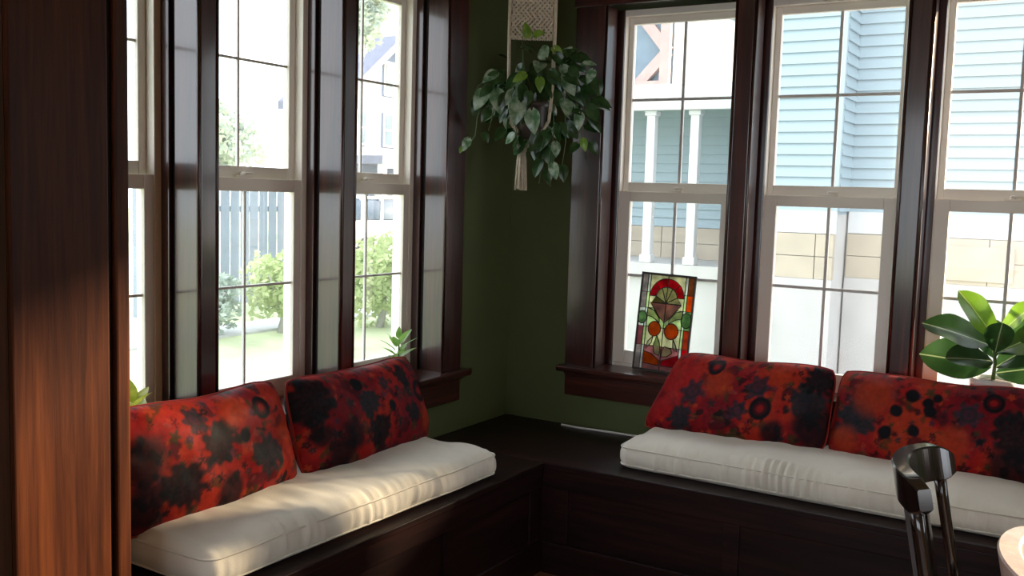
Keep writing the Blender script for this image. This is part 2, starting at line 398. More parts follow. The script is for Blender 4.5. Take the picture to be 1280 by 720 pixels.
c1 = seat_cushion('seat_cushion', 1.37, 0.49, 0.105, CUSH, PIPE, 3.1, 0.0015)
c1.location = (0.285, -1.60, BZ); c1.rotation_euler = (0, 0, PI / 2)
tag(c1, 'cream seat cushion under the left pair of pillows, warm lit front', 'cushion', 'cream bench cushions')
c2 = seat_cushion('seat_cushion', 1.45, 0.49, 0.105, CUSH, PIPE, 9.7, 0.0055)
c2.location = (1.565, -0.315, BZ)
tag(c2, 'cream seat cushion under the right pair of pillows, behind the chair', 'cushion', 'cream bench cushions')

# ================================================================== PILLOWS
def pillow_mat():
    mt, nt, out = newmat('floral_print'); p = N(nt, 'BsdfPrincipled'); p.inputs['Roughness'].default_value = 0.62
    p.inputs['Specular IOR Level'].default_value = 0.12
    at = N(nt, 'Attribute'); at.attribute_name = 'print'
    n = N(nt, 'TexNoise'); n.inputs['Scale'].default_value = 60; n.inputs['Detail'].default_value = 4; nt.links.new(coords(nt), n.inputs['Vector'])
    mx = N(nt, 'MixRGB', blend_type='MULTIPLY'); mx.inputs[0].default_value = 0.6
    nt.links.new(at.outputs['Color'], mx.inputs[1]); nt.links.new(ramp(nt, n.outputs[0], [(0.3, (0.5, 0.45, 0.45)), (0.7, (1, 1, 1))]), mx.inputs[2])
    nt.links.new(mx.outputs[0], p.inputs['Base Color'])
    nt.links.new(bump(nt, n.outputs[0], 0.2, 0.003), p.inputs['Normal'])
    nt.links.new(p.outputs[0], out.inputs[0]); return mt
PMAT = pillow_mat(); PPIPE = fabric('red_piping', (0.30, 0.025, 0.02))
RED = Vector((0.34, 0.011, 0.009)); CRIM = Vector((0.18, 0.006, 0.012)); ORNG = Vector((0.44, 0.045, 0.012)); DRK = Vector((0.005, 0.005, 0.008))
TEAL = Vector((0.008, 0.022, 0.025)); PURP = Vector((0.050, 0.020, 0.040)); GRN = Vector((0.030, 0.040, 0.012)); WINE = Vector((0.065, 0.004, 0.009)); PINK = Vector((0.30, 0.055, 0.045))
def smooth(a, b, x):
    t = max(0, min(1, (x - a) / (b - a))); return t * t * (3 - 2 * t)
def paint(u, v, flowers, seed, tint):
    """u, v in metres on the pillow; the printed cloth colour there"""
    n1 = noise.noise(Vector((u * 5 + seed, v * 5, seed))); n2 = noise.noise(Vector((u * 16 + seed, v * 16, 3))); n3 = noise.noise(Vector((u * 38, v * 38 + seed, 7)))
    c = RED.lerp(CRIM, smooth(-0.3, 0.4, n1 + 0.25 * n3)); c = c.lerp(ORNG, smooth(0.05, 0.5, -n1 + 0.5 * n2) * tint * 0.8)
    # stems, leaves and little buds scattered over the ground
    c = c.lerp(GRN, smooth(0.30, 0.42, n2 + 0.3 * n3) * 0.7)
    c = c.lerp(WINE, smooth(0.28, 0.40, noise.noise(Vector((u * 13 - seed, v * 13, 11))) + 0.25 * n3) * 0.85)
    c = c.lerp(DRK, smooth(0.42, 0.50, noise.noise(Vector((u * 19 + seed * 2, v * 19, 21))) + 0.2 * n3) * 0.85)
    c = c.lerp(PINK, smooth(0.46, 0.56, noise.noise(Vector((u * 24 - seed * 2, v * 24, 31)))) * 0.5)
    # small scattered blossoms
    for sc_, off in ((17.0, 0.0), (30.0, 40.0)):
        ds, ps = noise.voronoi(Vector((u * sc_ + seed * 3 + off, v * sc_, 0.5 + off)))
        h = math.sin(ps[0].x * 91.7 + ps[0].y * 47.3) * 43758.5; h -= math.floor(h)
        if h < 0.62:
            a_ = math.atan2(v * sc_ - ps[0].y, u * sc_ + seed * 3 + off - ps[0].x); rr = 0.36 * (1 + 0.25 * math.cos(5 * a_ + h * 20)) + 0.1 * n3
            k = (1 - smooth(rr - 0.10, rr + 0.04, ds[0])) * 0.85
            c = c.lerp((DRK, WINE, TEAL, PURP, GRN, ORNG, WINE, DRK)[int(h / 0.62 * 7.99)], k)
            if ds[0] < 0.10: c = c.lerp(PINK, 0.5)
    for (fx, fy, r, kind) in flowers:
        dx, dy = u - fx, v - fy; d = math.hypot(dx, dy) / r
        if d > 1.6: continue
        a = math.atan2(dy, dx)
        if kind == 'dahlia' or kind == 'teal':
            edge = 0.95 + 0.09 * math.cos(11 * a + fx * 30) + 0.30 * n3 + 0.30 * n2
            core = DRK if kind == 'dahlia' else TEAL
            k = (1 - smooth(edge - 0.22, edge + 0.10, d)) * 0.95
            ring = 0.5 + 0.5 * math.cos(d * 16 + 2 * math.cos(9 * a))
            c = c.lerp(core.lerp(TEAL if kind == 'dahlia' else PURP, 0.55 * ring * (1 - d * 0.5) if d < 1.6 else 0), k)
        elif kind == 'ring':
            k = (1 - smooth(0.9, 1.05, d)); c = c.lerp(WINE.lerp(DRK, smooth(0.45, 0.7, d)), k)
            if d < 0.4: c = c.lerp(RED, 0.8 * (1 - smooth(0.25, 0.4, d)))
        elif kind == 'dot':
            c = c.lerp(DRK, 1 - smooth(0.8, 1.1, d + 0.15 * n3))
        elif kind == 'purp':
            edge = 1 + 0.22 * math.cos(6 * a); k = 1 - smooth(edge - 0.2, edge + 0.05, d); c = c.lerp(PURP.lerp(TEAL, 0.5 + 0.5 * math.cos(d * 12)), k * 0.9)
        elif kind == 'red':
            c = c.lerp(Vector((0.42, 0.012, 0.012)), (1 - smooth(0.5, 1.3, d)) * 0.75)
        elif kind == 'orange':
            c = c.lerp(ORNG, (1 - smooth(0.5, 1.3, d)) * 0.7)
        elif kind == 'dark':
            c = c.lerp(DRK, (1 - smooth(0.6, 1.3, d + 0.4 * n2)) * 0.9)
    return c
def pillow(name, Wd, Hh, Tk, flowers, seed, tint, inl=0.02, inr=0.02):
    """origin at the middle of the bottom edge; x = width, z = up, front face towards -y"""
    root = empty(name); a, b = Wd / 2, Hh / 2
    flowers = [(fx, fy * Hh / 0.41, r_ * 0.95, kd) for fx, fy, r_, kd in flowers]
    nx, nz = 170, 84
    verts, cols, faces = [], [], []
    def shape(u, v, s):
        th = ((1 - abs(u) ** 3.4) * (1 - abs(v) ** 3.0)) ** 0.55 * Tk / 2
        x = a * u * (1 - 0.055 * v ** 6 - 0.012 * (1 - v * v)); z = b * v * (1 - 0.095 * u ** 6 - 0.02 * (1 - u * u))
        z -= 0.012 * (1 - abs(u)) * (v > 0) * v
        x += (v + 1) / 2 * (inl * (1 - u) / 2 - inr * (1 + u) / 2)      # slumped upper corners
        wv = noise.noise(Vector((x * 7 + seed, z * 7, s * 2))) * 0.012 + noise.noise(Vector((x * 20 + seed, z * 20, s))) * 0.004
        rad = math.atan2(v, u); wv += 0.005 * math.sin(rad * 14 + seed) * smooth(0.6, 0.95, max(abs(u), abs(v)))
        e = (1 - u ** 8) * (1 - v ** 8)
        z += 0.008 * noise.noise(Vector((x * 6, seed, 1)))
        return (x, -s * (th + wv * e), z + b)
    for s in (1, -1):
        base = len(verts)
        for j in range(nz + 1):
            for i in range(nx + 1):
                u = -1 + 2 * i / nx; v = -1 + 2 * j / nz
                u = math.sin(u * PI / 2) * 0.35 + u * 0.65; v = math.sin(v * PI / 2) * 0.35 + v * 0.65
                verts.append(shape(u, v, s))
                c = paint(u * a, v * b, flowers if s == 1 else flowers[:3], seed, tint); cols.append((c.x, c.y, c.z, 1))
        for j in range(nz):
            for i in range(nx):
                q = [base + j * (nx + 1) + i, base + j * (nx + 1) + i + 1, base + (j + 1) * (nx + 1) + i + 1, base + (j + 1) * (nx + 1) + i]
                faces.append(q if s == 1 else q[::-1])
    me = bpy.data.meshes.new('cover'); me.from_pydata(verts, [], faces)
    at = me.color_attributes.new('print', 'FLOAT_COLOR', 'POINT')
    at.data.foreach_set('color', [x for c in cols for x in c])
    me.materials.append(PMAT)
    for p in me.polygons: p.use_smooth = True
    o = bpy.data.objects.new('cover', me); COL.objects.link(o); o.parent = root
    bm = bmesh.new(); pts = []
    for t in range(0, 121):
        s_ = t / 120 * 4; k = int(s_) % 4; f = s_ - int(s_); g = -1 + 2 * f
        u, v = [(g, -1), (1, g), (-g, 1), (-1, -g)][k]
        p = shape(u, v, 1); pts.append((p[0], 0, p[2]))
    tube(bm, pts, 0.0045, 6, False); mesh_obj('piping', bm, PPIPE, root, True)
    return root
ZC = BZ + 0.112
# flowers are given on the cloth in metres from the pillow's middle
fl = {
 'L1': [(0.02, 0.03, 0.080, 'dahlia'), (0.22, 0.11, 0.042, 'ring'), (0.20, -0.06, 0.07, 'teal'), (-0.13, -0.09, 0.08, 'dahlia'), (0.12, 0.03, 0.026, 'dot'), (0.04, -0.15, 0.06, 'dark'), (-0.24, 0.02, 0.08, 'dark'), (0.10, 0.13, 0.06, 'orange'), (-0.05, 0.12, 0.045, 'purp'), (-0.26, -0.13, 0.07, 'dark'), (0.31, 0.0, .05, 'orange'), (-0.3, 0.13, 0.05, 'red')],
 'L2': [(-0.31, 0.10, 0.10, 'dahlia'), (-0.02, -0.09, 0.07, 'dahlia'), (-0.05, 0.04, 0.06, 'teal'), (0.20, 0.12, 0.050, 'dahlia'), (0.29, 0.03, 0.050, 'ring'), (0.20, -0.05, 0.045, 'dahlia'), (0.07, 0.00, 0.025, 'dot'), (-0.16, -0.06, 0.06, 'dark'), (-0.22, -0.15, 0.07, 'dark'), (0.06, 0.11, .03, 'purp'), (0.30, -0.10, .06, 'orange'), (-0.08, 0.13, .03, 'dot'), (-0.3, -0.05, 0.05, 'dark')],
 'R1': [(-0.28, 0.06, 0.11, 'red'), (-0.31, -0.10, 0.06, 'red'), (0.08, 0.06, 0.055, 'purp'), (0.11, -0.04, 0.050, 'ring'), (0.29, 0.02, 0.085, 'teal'), (0.32, 0.13, 0.07, 'dahlia'), (0.33, -0.10, 0.09, 'dark'), (0.02, -0.06, 0.042, 'purp'), (-0.20, 0.0, 0.055, 'purp'), (-0.21, -0.13, 0.055, 'teal'), (0.17, -0.14, 0.05, 'dark'), (-0.10, 0.06, 0.07, 'orange'), (-0.14, 0.14, 0.04, 'ring'), (0.16, 0.12, 0.05, 'orange')],
 'R2': [(-0.27, -0.03, 0.085, 'teal'), (-0.22, 0.09, 0.09, 'orange'), (-0.31, -0.13, 0.06, 'orange'), (-0.08, 0.11, 0.030, 'dot'), (-0.02, 0.085, 0.024, 'dot'), (0.01, 0.115, 0.020, 'dot'), (-0.01, 0.05, 0.026, 'dot'), (-0.13, 0.03, 0.026, 'dot'), (-0.16, -0.07, 0.028, 'dot'), (-0.06, -0.05, 0.024, 'dot'), (0.12, 0.06, 0.05, 'purp'), (0.28, -0.01, 0.10, 'dahlia'), (0.26, -0.14, 0.07, 'dark'), (0.08, -0.06, 0.06, 'orange'), (0.2, 0.12, 0.04, 'ring')],
}
def place(o, loc, rz, lean):
    o.location = loc
    o.rotation_euler = (lean, 0, rz)
    return o
LN = -math.radians(17)
p = pillow('throw_pillow', 0.75, 0.345, 0.18, fl['R1'], 1.3, 0.6, 0.12, -0.01); place(p, (1.18, -0.225, ZC - 0.02), 0.02, LN)
tag(p, 'red floral pillow beside the stained glass panel, bright red left end', 'pillow', 'red floral pillows')
p = pillow('throw_pillow', 0.75, 0.345, 0.18, fl['R2'], 5.9, 0.9); place(p, (1.925, -0.20, ZC - 0.02), -0.02, LN)
tag(p, 'red floral pillow below the broad-leaved plant, behind the dark chair', 'pillow', 'red floral pillows')
p = pillow('throw_pillow', 0.74, 0.345, 0.18, fl['L2'], 8.2, 0.35, 0.01, 0.03); place(p, (0.225, -1.275, ZC - 0.02), PI / 2 + 0.03, LN)
tag(p, 'red floral pillow on the left bench, the one nearer the green corner', 'pillow', 'red floral pillows')
p = pillow('throw_pillow', 0.74, 0.355, 0.17, fl['L1'], 3.7, 0.45); place(p, (0.225, -2.02, ZC - 0.02), PI / 2 - 0.02, LN)
tag(p, 'red floral pillow on the left bench, partly hidden by the wooden pier', 'pillow', 'red floral pillows')

# white cord on the bench by the back wall
bm = bmesh.new(); tube(bm, [(0.33, -0.045, BZ + 0.004), (0.42, -0.050, BZ + 0.004), (0.53, -0.040, BZ + 0.004), (0.62, -0.035, BZ + 0.004), (0.75, -0.03, BZ + 0.004), (0.95, -0.04, BZ + .004)], 0.0045, 6)
tag(mesh_obj('cord', bm, plain('white_cord', (0.8, 0.78, 0.74), 0.6)), 'thin white cord lying along the back of the right bench', 'cord')

# ================================================================== STAINED GLASS PANEL
def stainmat(name, c, rough=0.15):
    mt, nt, out = newmat('stained_' + name)
    n = N(nt, 'TexNoise'); n.inputs['Scale'].default_value = 30; n.inputs['Detail'].default_value = 3; nt.links.new(coords(nt), n.inputs['Vector'])
    col = ramp(nt, n.outputs[0], [(0.3, [x * 0.6 for x in c]), (0.7, [min(1, x * 1.2) for x in c])])
    t = N(nt, 'BsdfTranslucent'); nt.links.new(col, t.inputs[0]); p = N(nt, 'BsdfPrincipled'); p.inputs['Roughness'].default_value = rough; nt.links.new(col, p.inputs['Base Color'])
    tr = N(nt, 'BsdfTransparent'); nt.links.new(col, tr.inputs[0])
    m0 = N(nt, 'MixShader'); m0.inputs[0].default_value = 0.55
    nt.links.new(t.outputs[0], m0.inputs[1]); nt.links.new(tr.outputs[0], m0.inputs[2])
    mx = N(nt, 'MixShader'); mx.inputs[0].default_value = 0.78
    nt.links.new(p.outputs[0], mx.inputs[1]); nt.links.new(m0.outputs[0], mx.inputs[2]); nt.links.new(mx.outputs[0], out.inputs[0]); return mt
SG = {k: stainmat(k, c) for k, c in dict(red=(0.95, 0.02, 0.05), cream=(0.78, 0.78, 0.55), mauve=(0.62, 0.34, 0.34), orange=(0.95, 0.22, 0.02), green=(0.40, 0.62, 0.32),
      pale=(0.68, 0.82, 0.50), white=(0.80, 0.84, 0.78), brown=(0.42, 0.20, 0.08), grey=(0.50, 0.46, 0.44), rust=(0.66, 0.16, 0.06), olive=(0.36, 0.32, 0.12), plum=(0.45, 0.20, 0.22)).items()}
LEAD = plain('lead', (0.05, 0.045, 0.04), 0.45, 0.1, 20, 0, 0.5, 0.6)
PW, PH = 0.258, 0.44
sg = empty('stained_glass_panel', (0.749, 0.066, 0.73)); sg.rotation_euler = (-math.radians(6.0), math.radians(1.5), 0.0)
tag(sg, 'stained glass panel with red arch and orange rounds, leaning against the window', 'stained glass')
lead = bmesh.new()
def piece(col, poly, lift=0.0, came=True):
    pts = [((s - 0.5) * PW, (1 - t) * PH) for s, t in poly]
    bm = bmesh.new(); prism(bm, pts, -0.002 - lift, 0.002 + lift); mesh_obj('glass_piece', bm, SG[col], sg)
    if came:
        q = [Vector((x, -0.002 - lift, z)) for x, z in pts]; tube(lead, q + [q[0]], 0.0021, 5, False)
def circ(cx, cy, rx, ry, a0=0, a1=360, n=18):
    return [(cx + rx * math.cos(math.radians(a0 + (a1 - a0) * i / n)), cy + ry * math.sin(math.radians(a0 + (a1 - a0) * i / n))) for i in range(n + (0 if abs(a1 - a0) == 360 else 1))]
# ground glass in strips
rows = [0.02, 0.20, 0.36, 0.55, 0.74, 0.98]
for cols_, s0, s1 in ((['grey', 'grey', 'white', 'plum', 'grey'], 0.02, 0.13), (['brown', 'orange', 'green', 'rust', 'red'], 0.87, 0.98)):
    for k, cc in enumerate(cols_): piece(cc, [(s0, rows[k]), (s1, rows[k]), (s1, rows[k + 1]), (s0, rows[k + 1])])
for s0, s1 in ((0.13, 0.18), (0.82, 0.87)):
    for k, cc in enumerate(['white', 'pale', 'white', 'pale', 'white']): piece(cc, [(s0, rows[k]), (s1, rows[k]), (s1, rows[k + 1]), (s0, rows[k + 1])])
for k, cc in enumerate(['cream', 'cream', 'pale', 'cream', 'mauve']): 
    for (s0, s1) in ((0.18, 0.5), (0.5, 0.82)): piece(cc, [(s0, rows[k]), (s1, rows[k]), (s1, rows[k + 1]), (s0, rows[k + 1])])
# red arch in four voussoirs, cream lights below it
for k in range(4):
    a0 = 180 + 45 * k; piece('red', circ(0.5, 0.235, 0.31, 0.185, a0, a0 + 45, 5) + circ(0.5, 0.235, 0.19, 0.10, a0 + 45, a0, 5), 0.002)
for k in range(3):
    a0 = 180 + 60 * k; piece('cream', [(0.5, 0.30)] + [(x, max(y, 0)) for x, y in circ(0.5, 0.235, 0.19, 0.10, a0, a0 + 60, 5)] , 0.002)
piece('olive', [(0.5, 0.30), (0.31, 0.235), (0.24, 0.30)], 0.0025); piece('cream', [(0.5, 0.30), (0.69, 0.235), (0.78, 0.30)], 0.0025)
piece('mauve', [(0.22, 0.305), (0.5, 0.305), (0.5, 0.50), (0.40, 0.44)], 0.002); piece('mauve', [(0.78, 0.305), (0.5, 0.305), (0.5, 0.50), (0.60, 0.44)], 0.002)
piece('cream', [(0.18, 0.36), (0.30, 0.38), (0.41, 0.46), (0.42, 0.50), (0.28, 0.45), (0.18, 0.44)], 0.003); piece('cream', [(0.82, 0.36), (0.70, 0.38), (0.59, 0.46), (0.58, 0.50), (0.72, 0.45), (0.82, 0.44)], 0.003)
piece('green', circ(0.09, 0.46, 0.085, 0.065), 0.003); piece('green', circ(0.90, 0.45, 0.095, 0.075), 0.003)
piece('orange', circ(0.34, 0.565, 0.115, 0.075), 0.003); piece('orange', circ(0.65, 0.575, 0.125, 0.08), 0.003)
piece('pale', [(0.40, 0.63), (0.46, 0.70), (0.485, 0.78), (0.47, 0.83), (0.38, 0.81), (0.35, 0.74)], 0.003)
piece('pale', [(0.515, 0.78), (0.56, 0.73), (0.68, 0.75), (0.70, 0.79), (0.62, 0.83), (0.52, 0.84)], 0.003)
piece('white', [(0.33, 0.64), (0.31, 0.71), (0.22, 0.77), (0.24, 0.70)], 0.003); piece('white', [(0.70, 0.65), (0.76, 0.71), (0.79, 0.77), (0.71, 0.74)], 0.003)
piece('orange', [(0.18, 0.80), (0.34, 0.82), (0.48, 0.88), (0.48, 0.93), (0.18, 0.92)], 0.002); piece('red', [(0.52, 0.88), (0.68, 0.84), (0.82, 0.80), (0.82, 0.93), (0.52, 0.93)], 0.002)
tube(lead, [(0.0, -0.004, PH * 0.02), (0.0, -0.004, PH * 0.98)], 0.002, 5)
mesh_obj('lead_came', lead, LEAD, sg)
bm = bmesh.new()
for e in ((-PW / 2, PW / 2, 0, 0.010), (-PW / 2, PW / 2, PH - 0.010, PH)): bx(bm, e[0], e[1], -0.006, 0.006, e[2], e[3], 0.002)
for e in ((-PW / 2, -PW / 2 + 0.008), (PW / 2 - 0.008, PW / 2)): bx(bm, e[0], e[1], -0.006, 0.006, 0.0, PH, 0.002)
mesh_obj('border_frame', bm, LEAD, sg)

# ================================================================== LEAVES AND PLANTS
def leaf_mesh(name, L, Wd, mat, heart=0.0, droop=0.25, fold=0.18, nl=10, nw=4, tip=1.0, obov=0.0, wave=0.0, stem=0.0):
    """leaf along +y from the origin, upper face +z"""
    bm = bmesh.new(); rows_ = []
    for i in range(nl + 1):
        t = i / nl
        wv = math.sin(PI * min(1, t ** (0.62 + obov) )) ** (0.8 * tip) * Wd / 2
        if i == 0: wv = Wd * 0.02 if not heart else Wd * 0.10
        if i == nl: wv = 0.0006
        row = []
        for j in range(-nw, nw + 1):
            s = j / nw
            y = t * L - heart * L * 0.16 * (1 - t) ** 4 * (abs(s) ** 1.5) * (1 if t < 0.6 else 0)
            z = -droop * L * t * t + fold * abs(s) * wv + wave * math.sin(t * 9 + (1 if s > 0 else 2.2)) * abs(s) * wv
            row.append(bm.verts.new((s * wv, y, z)))
        rows_.append(row)
    for i in range(nl):
        for j in range(2 * nw): bm.faces.new((rows_[i][j], rows_[i][j + 1], rows_[i + 1][j + 1], rows_[i + 1][j]))
    me = mesh_obj(name, bm, mat, None, True)
    return me
def aim(o, pos, direction, up, scale=1.0):
    """leaf's +y along direction, +z near up"""
    y = Vector(direction).normalized(); z = Vector(up); z = (z - y * z.dot(y)); z = z.normalized() if z.length > 1e-5 else y.orthogonal().normalized(); x = y.cross(z)
    M = Matrix.Identity(4)
    for i in range(3): M[i][0], M[i][1], M[i][2] = x[i] * scale, y[i] * scale, z[i] * scale
    M.translation = Vector(pos); o.matrix_local = M

# ---- pothos in a macrame hanger in the corner
HC = Vector((0.318, -0.40, 0.0)); HR = Vector((CAMR.x, CAMR.y, 0)).normalized(); HF = Vector((-HR.y, HR.x, 0))   # HR along the band, HF towards the corner
PXM = 0.00336
def hp(px, py, dep=0.0):
    return HR * ((px - 662) * PXM) + HF * dep + Vector((0, 0, 1.875 - (py - 130) * PXM))
POTH = leafmat('pothos_leaf', (0.014, 0.045, 0.010), (0.045, 0.11, 0.035), 0.18, 0.25, 16)
POTHV = leafmat('pothos_variegated_leaf', (0.09, 0.20, 0.09), (0.46, 0.56, 0.42), 0.2, 0.22, 26)
POTHY = leafmat('pothos_young_leaf', (0.14, 0.28, 0.03), (0.30, 0.46, 0.08), 0.3, 0.25, 16)
STEM = plain('vine_stem', (0.07, 0.12, 0.03), 0.5)
TERRA = plain('dark_pot_glaze', (0.05, 0.035, 0.03), 0.35, 0.15, 10)
ROPE = plain('macrame_cotton', (0.56, 0.49, 0.38), 0.9, 0.12, 60, 0.4)
hang = empty('macrame_hanger', HC); tag(hang, 'cream knotted macrame plant hanger with tassel, hanging in the green corner', 'plant hanger')
bm = bmesh.new()                                                # net of crossing cords
for k in range(10):
    x0 = -0.088 + 0.0196 * k
    for sgn in (1, -1):
        pts = []
        for t in range(0, 31):
            z = 2.60 - t * 0.0155; ph = (x0 + 0.088) + sgn * (2.60 - z) * 0.9
            per = 0.352; q = (ph % per); xx = q if q < per / 2 else per - q
            pts.append(HR * (xx - 0.088) + HF * (0.004 * sgn * math.cos((2.6 - z) * 95)) + Vector((0, 0, z)))
        tube(bm, pts, 0.0058, 5)
mesh_obj('knotted_net', bm, ROPE, hang, True)
for sx in (-1, 1):
    for d in (-1, 1):
        bm = bmesh.new()
        pts = [HR * (sx * 0.094) + HF * (d * 0.006) + Vector((0, 0, 2.61)), HR * (sx * 0.094) + HF * (d * 0.006) + Vector((0, 0, 2.14)), HR * (sx * 0.090) + HF * (d * 0.06) + Vector((0, 0, 1.93)),
               HR * (sx * 0.078) + HF * (d * 0.065) + Vector((0, 0, 1.80)), HR * (sx * 0.02) + HF * (d * 0.012) + Vector((0, 0, 1.715)), HR * (-0.02) + Vector((0, 0, 1.69))]
        tube(bm, pts, 0.007, 6); mesh_obj('cord', bm, ROPE, hang, True)
bm = bmesh.new(); tc_ = HR * ((654 - 662) * PXM)
for k in range(26):
    a = k * 2.4; rr = 0.019 * math.sqrt(k / 26)
    tube(bm, [tc_ + Vector((rr * 0.5 * math.cos(a), rr * 0.5 * math.sin(a), 1.70)), tc_ + Vector((rr * math.cos(a), rr * math.sin(a), 1.64)), tc_ + Vector((1.35 * rr * math.cos(a), 1.35 * rr * math.sin(a), 1.515 + 0.02 * random.random()))], 0.0042, 5)
mesh_obj('tassel', bm, ROPE, hang, True)
bm = bmesh.new(); tube(bm, [tc_ + Vector((0, 0, 1.71)), tc_ + Vector((0, 0, 1.675))], 0.020, 10); mesh_obj('wrap_knot', bm, ROPE, hang, True)
bm = bmesh.new(); tube(bm, [HR * -0.1 + Vector((0, 0, 2.60)), HR * 0.1 + Vector((0, 0, 2.60))], 0.009, 8); mesh_obj('dowel', bm, WX, hang, True)
bm = bmesh.new(); tube(bm, [HR * -0.09 + Vector((0, 0, 2.60)), Vector((0, 0, CZ)), HR * 0.09 + Vector((0, 0, 2.60))], 0.004, 6); mesh_obj('top_cord', bm, ROPE, hang, True)
poth = empty('hanging_pothos', HC); tag(poth, 'trailing pothos plant with heart-shaped leaves, hanging in the macrame hanger', 'plant')
bm = bmesh.new(); lathe(bm, [(0.05, 1.728), (0.062, 1.74), (0.074, 1.86), (0.080, 1.862), (0.080, 1.88), (0.070, 1.88), (0.066, 1.865), (0.0, 1.862)], 20)
mesh_obj('pot', bm, TERRA, poth, True)
LP = leaf_mesh('leaf', 0.085, 0.062, POTH, 1.0, 0.22, 0.2, 8, 3); LP.parent = poth
LV = leaf_mesh('leaf', 0.085, 0.060, POTHV, 1.0, 0.22, 0.2, 8, 3); LV.parent = poth
LY = leaf_mesh('leaf', 0.070, 0.048, POTHY, 1.0, 0.22, 0.2, 8, 3); LY.parent = poth
first = {id(LP): True, id(LV): True, id(LY): True}
def put_leaf(src, pos, d, up, sc):
    if first[id(src)]: first[id(src)] = False; o = src
    else: o = share('leaf', src, poth)
    aim(o, pos, d, up, sc)
# trailing vines: list of picture-plane way points (px), depth towards the camera negative
vines = [[(655, 118), (630, 112), (606, 128), (598, 150), (596, 172), (583, 190)], [(650, 118), (628, 118), (618, 140), (612, 165)], [(660, 115), (648, 130), (645, 160), (650, 185)],
         [(665, 115), (668, 140), (664, 170), (658, 186)], [(672, 115), (690, 130), (692, 165), (686, 205), (690, 232)], [(676, 112), (704, 112), (722, 135), (726, 170), (734, 195)],
         [(680, 110), (715, 95), (742, 105), (748, 130)], [(668, 110), (676, 150), (680, 190), (676, 228)], [(660, 105), (652, 80), (650, 52)], [(668, 105), (678, 82), (694, 66)], [(676, 115), (705, 130), (708, 175), (702, 222)],
         [(650, 118), (615, 98), (597, 108), (590, 125)], [(680, 108), (725, 108), (735, 140)]]
deps = [-0.05, -0.02, -0.09, -0.10, -0.07, -0.03, 0.0, -0.04, 0.0, 0.02, 0.03, 0.05, 0.06]
tcam = -HF
for vi, (vp, dp) in enumerate(zip(vines, deps)):
    pts = []
    for k, (x, y) in enumerate(vp): pts.append(hp(x, y, dp * min(1, (k + 0.4) / 2)))
    bm = bmesh.new(); tube(bm, pts, 0.0022, 5); mesh_obj('vine', bm, STEM, poth, True)
# readable leaves: px, py, direction (picture plane), size, kind, depth
front = [(606, 118, (-0.45, -0.9), 1.05, 'V', -0.07), (620, 118, (0.25, -1), 1.15, 'V', -0.09), (598, 128, (-0.2, -1), 0.85, 'P', -0.05), (588, 176, (-0.4, -0.9), 0.65, 'V', -0.06), (606, 168, (0.3, -0.6), 0.55, 'P', -0.05),
         (648, 130, (-0.15, -1), 1.2, 'V', -0.12), (664, 142, (0.1, -1), 1.1, 'V', -0.13), (655, 98, (-0.9, -0.5), 0.85, 'Y', -0.10), (672, 102, (0.1, -1), 0.85, 'Y', -0.11), (656, 50, (-0.1, 0.9), 0.85, 'Y', -0.02),
         (664, 48, (0.8, 0.3), 0.7, 'Y', -0.02), (688, 62, (0.6, -0.4), 0.75, 'Y', -0.02), (690, 70, (0.7, -0.6), 0.7, 'P', -0.03), (684, 92, (0.6, -0.5), 0.8, 'P', -0.08), (700, 84, (0.5, -0.9), 0.8, 'V', -0.03), (684, 166, (-0.45, -0.85), 1.0, 'P', -0.10),
         (672, 168, (-0.3, -1), 0.95, 'P', -0.11), (652, 112, (0.0, -1), 0.8, 'P', -0.12), (642, 118, (-0.5, -0.9), 0.8, 'V', -0.10), (694, 178, (0.1, -1), 0.7, 'V', -0.08), (692, 204, (0.2, -1), 0.75, 'V', -0.08), (676, 200, (-0.4, -1), 0.85, 'P', -0.06),
         (684, 212, (0.3, -1), 0.7, 'P', -0.05), (724, 142, (-0.2, -1), 0.8, 'V', -0.05), (728, 172, (0.2, -1), 0.75, 'Y', -0.04), (738, 176, (0.4, -0.8), 0.7, 'P', -0.04), (722, 178, (-0.6, -0.6), 0.65, 'P', -0.04), (742, 100, (0.3, -1), 0.8, 'P', -0.02), (738, 88, (-0.4, -0.9), 0.7, 'V', -0.02),
         (660, 120, (-0.1, -1), 0.7, 'P', -0.14), (628, 100, (-0.8, -0.3), 0.8, 'P', -0.04), (704, 205, (0.2, -1), 0.8, 'P', 0.0), (612, 140, (-0.5, -0.8), 0.7, 'P', -0.05), (580, 186, (-0.3, -1), 0.4, 'Y', -0.05)]
kinds = {'P': LP, 'V': LV, 'Y': LY}
rnd = random.Random(11)
for (x, y, d, sc, kd, dp) in front:
    dd = HR * d[0] + Vector((0, 0, d[1])) + tcam * 0.25
    put_leaf(kinds[kd], hp(x, y, dp), dd, tcam + Vector((0, 0, 0.35)) + HR * rnd.uniform(-0.5, 0.5), sc)
for k in range(150):
    for _ in range(40):
        x = rnd.uniform(596, 742); y = rnd.uniform(58, 226) if k % 3 else rnd.uniform(66, 128)
        e = ((x - 676) / 66) ** 2 + ((y - 122) / (62 if y < 122 else 66)) ** 2
        if e < 1 or (610 < x < 650 and 95 < y < 160 and rnd.random() < .5): 
            if not (abs(x - 654) < 12 and y > 178) and not (x < 690 and 636 < x and y < 62): break
    dp = rnd.uniform(-0.10, 0.12)
    d = HR * ((x - 670) / 70 + rnd.uniform(-0.5, 0.5)) + Vector((0, 0, rnd.uniform(-1.2, -0.1) if y > 85 else rnd.uniform(-0.5, 0.6))) + HF * rnd.uniform(-0.6, 0.4)
    put_leaf(LP if rnd.random() < 0.85 else LV, hp(x, y, dp), d, tcam + Vector((0, 0, rnd.uniform(0.2, 1.4))) + HR * rnd.uniform(-0.9, 0.9), rnd.uniform(0.6, 1.05))

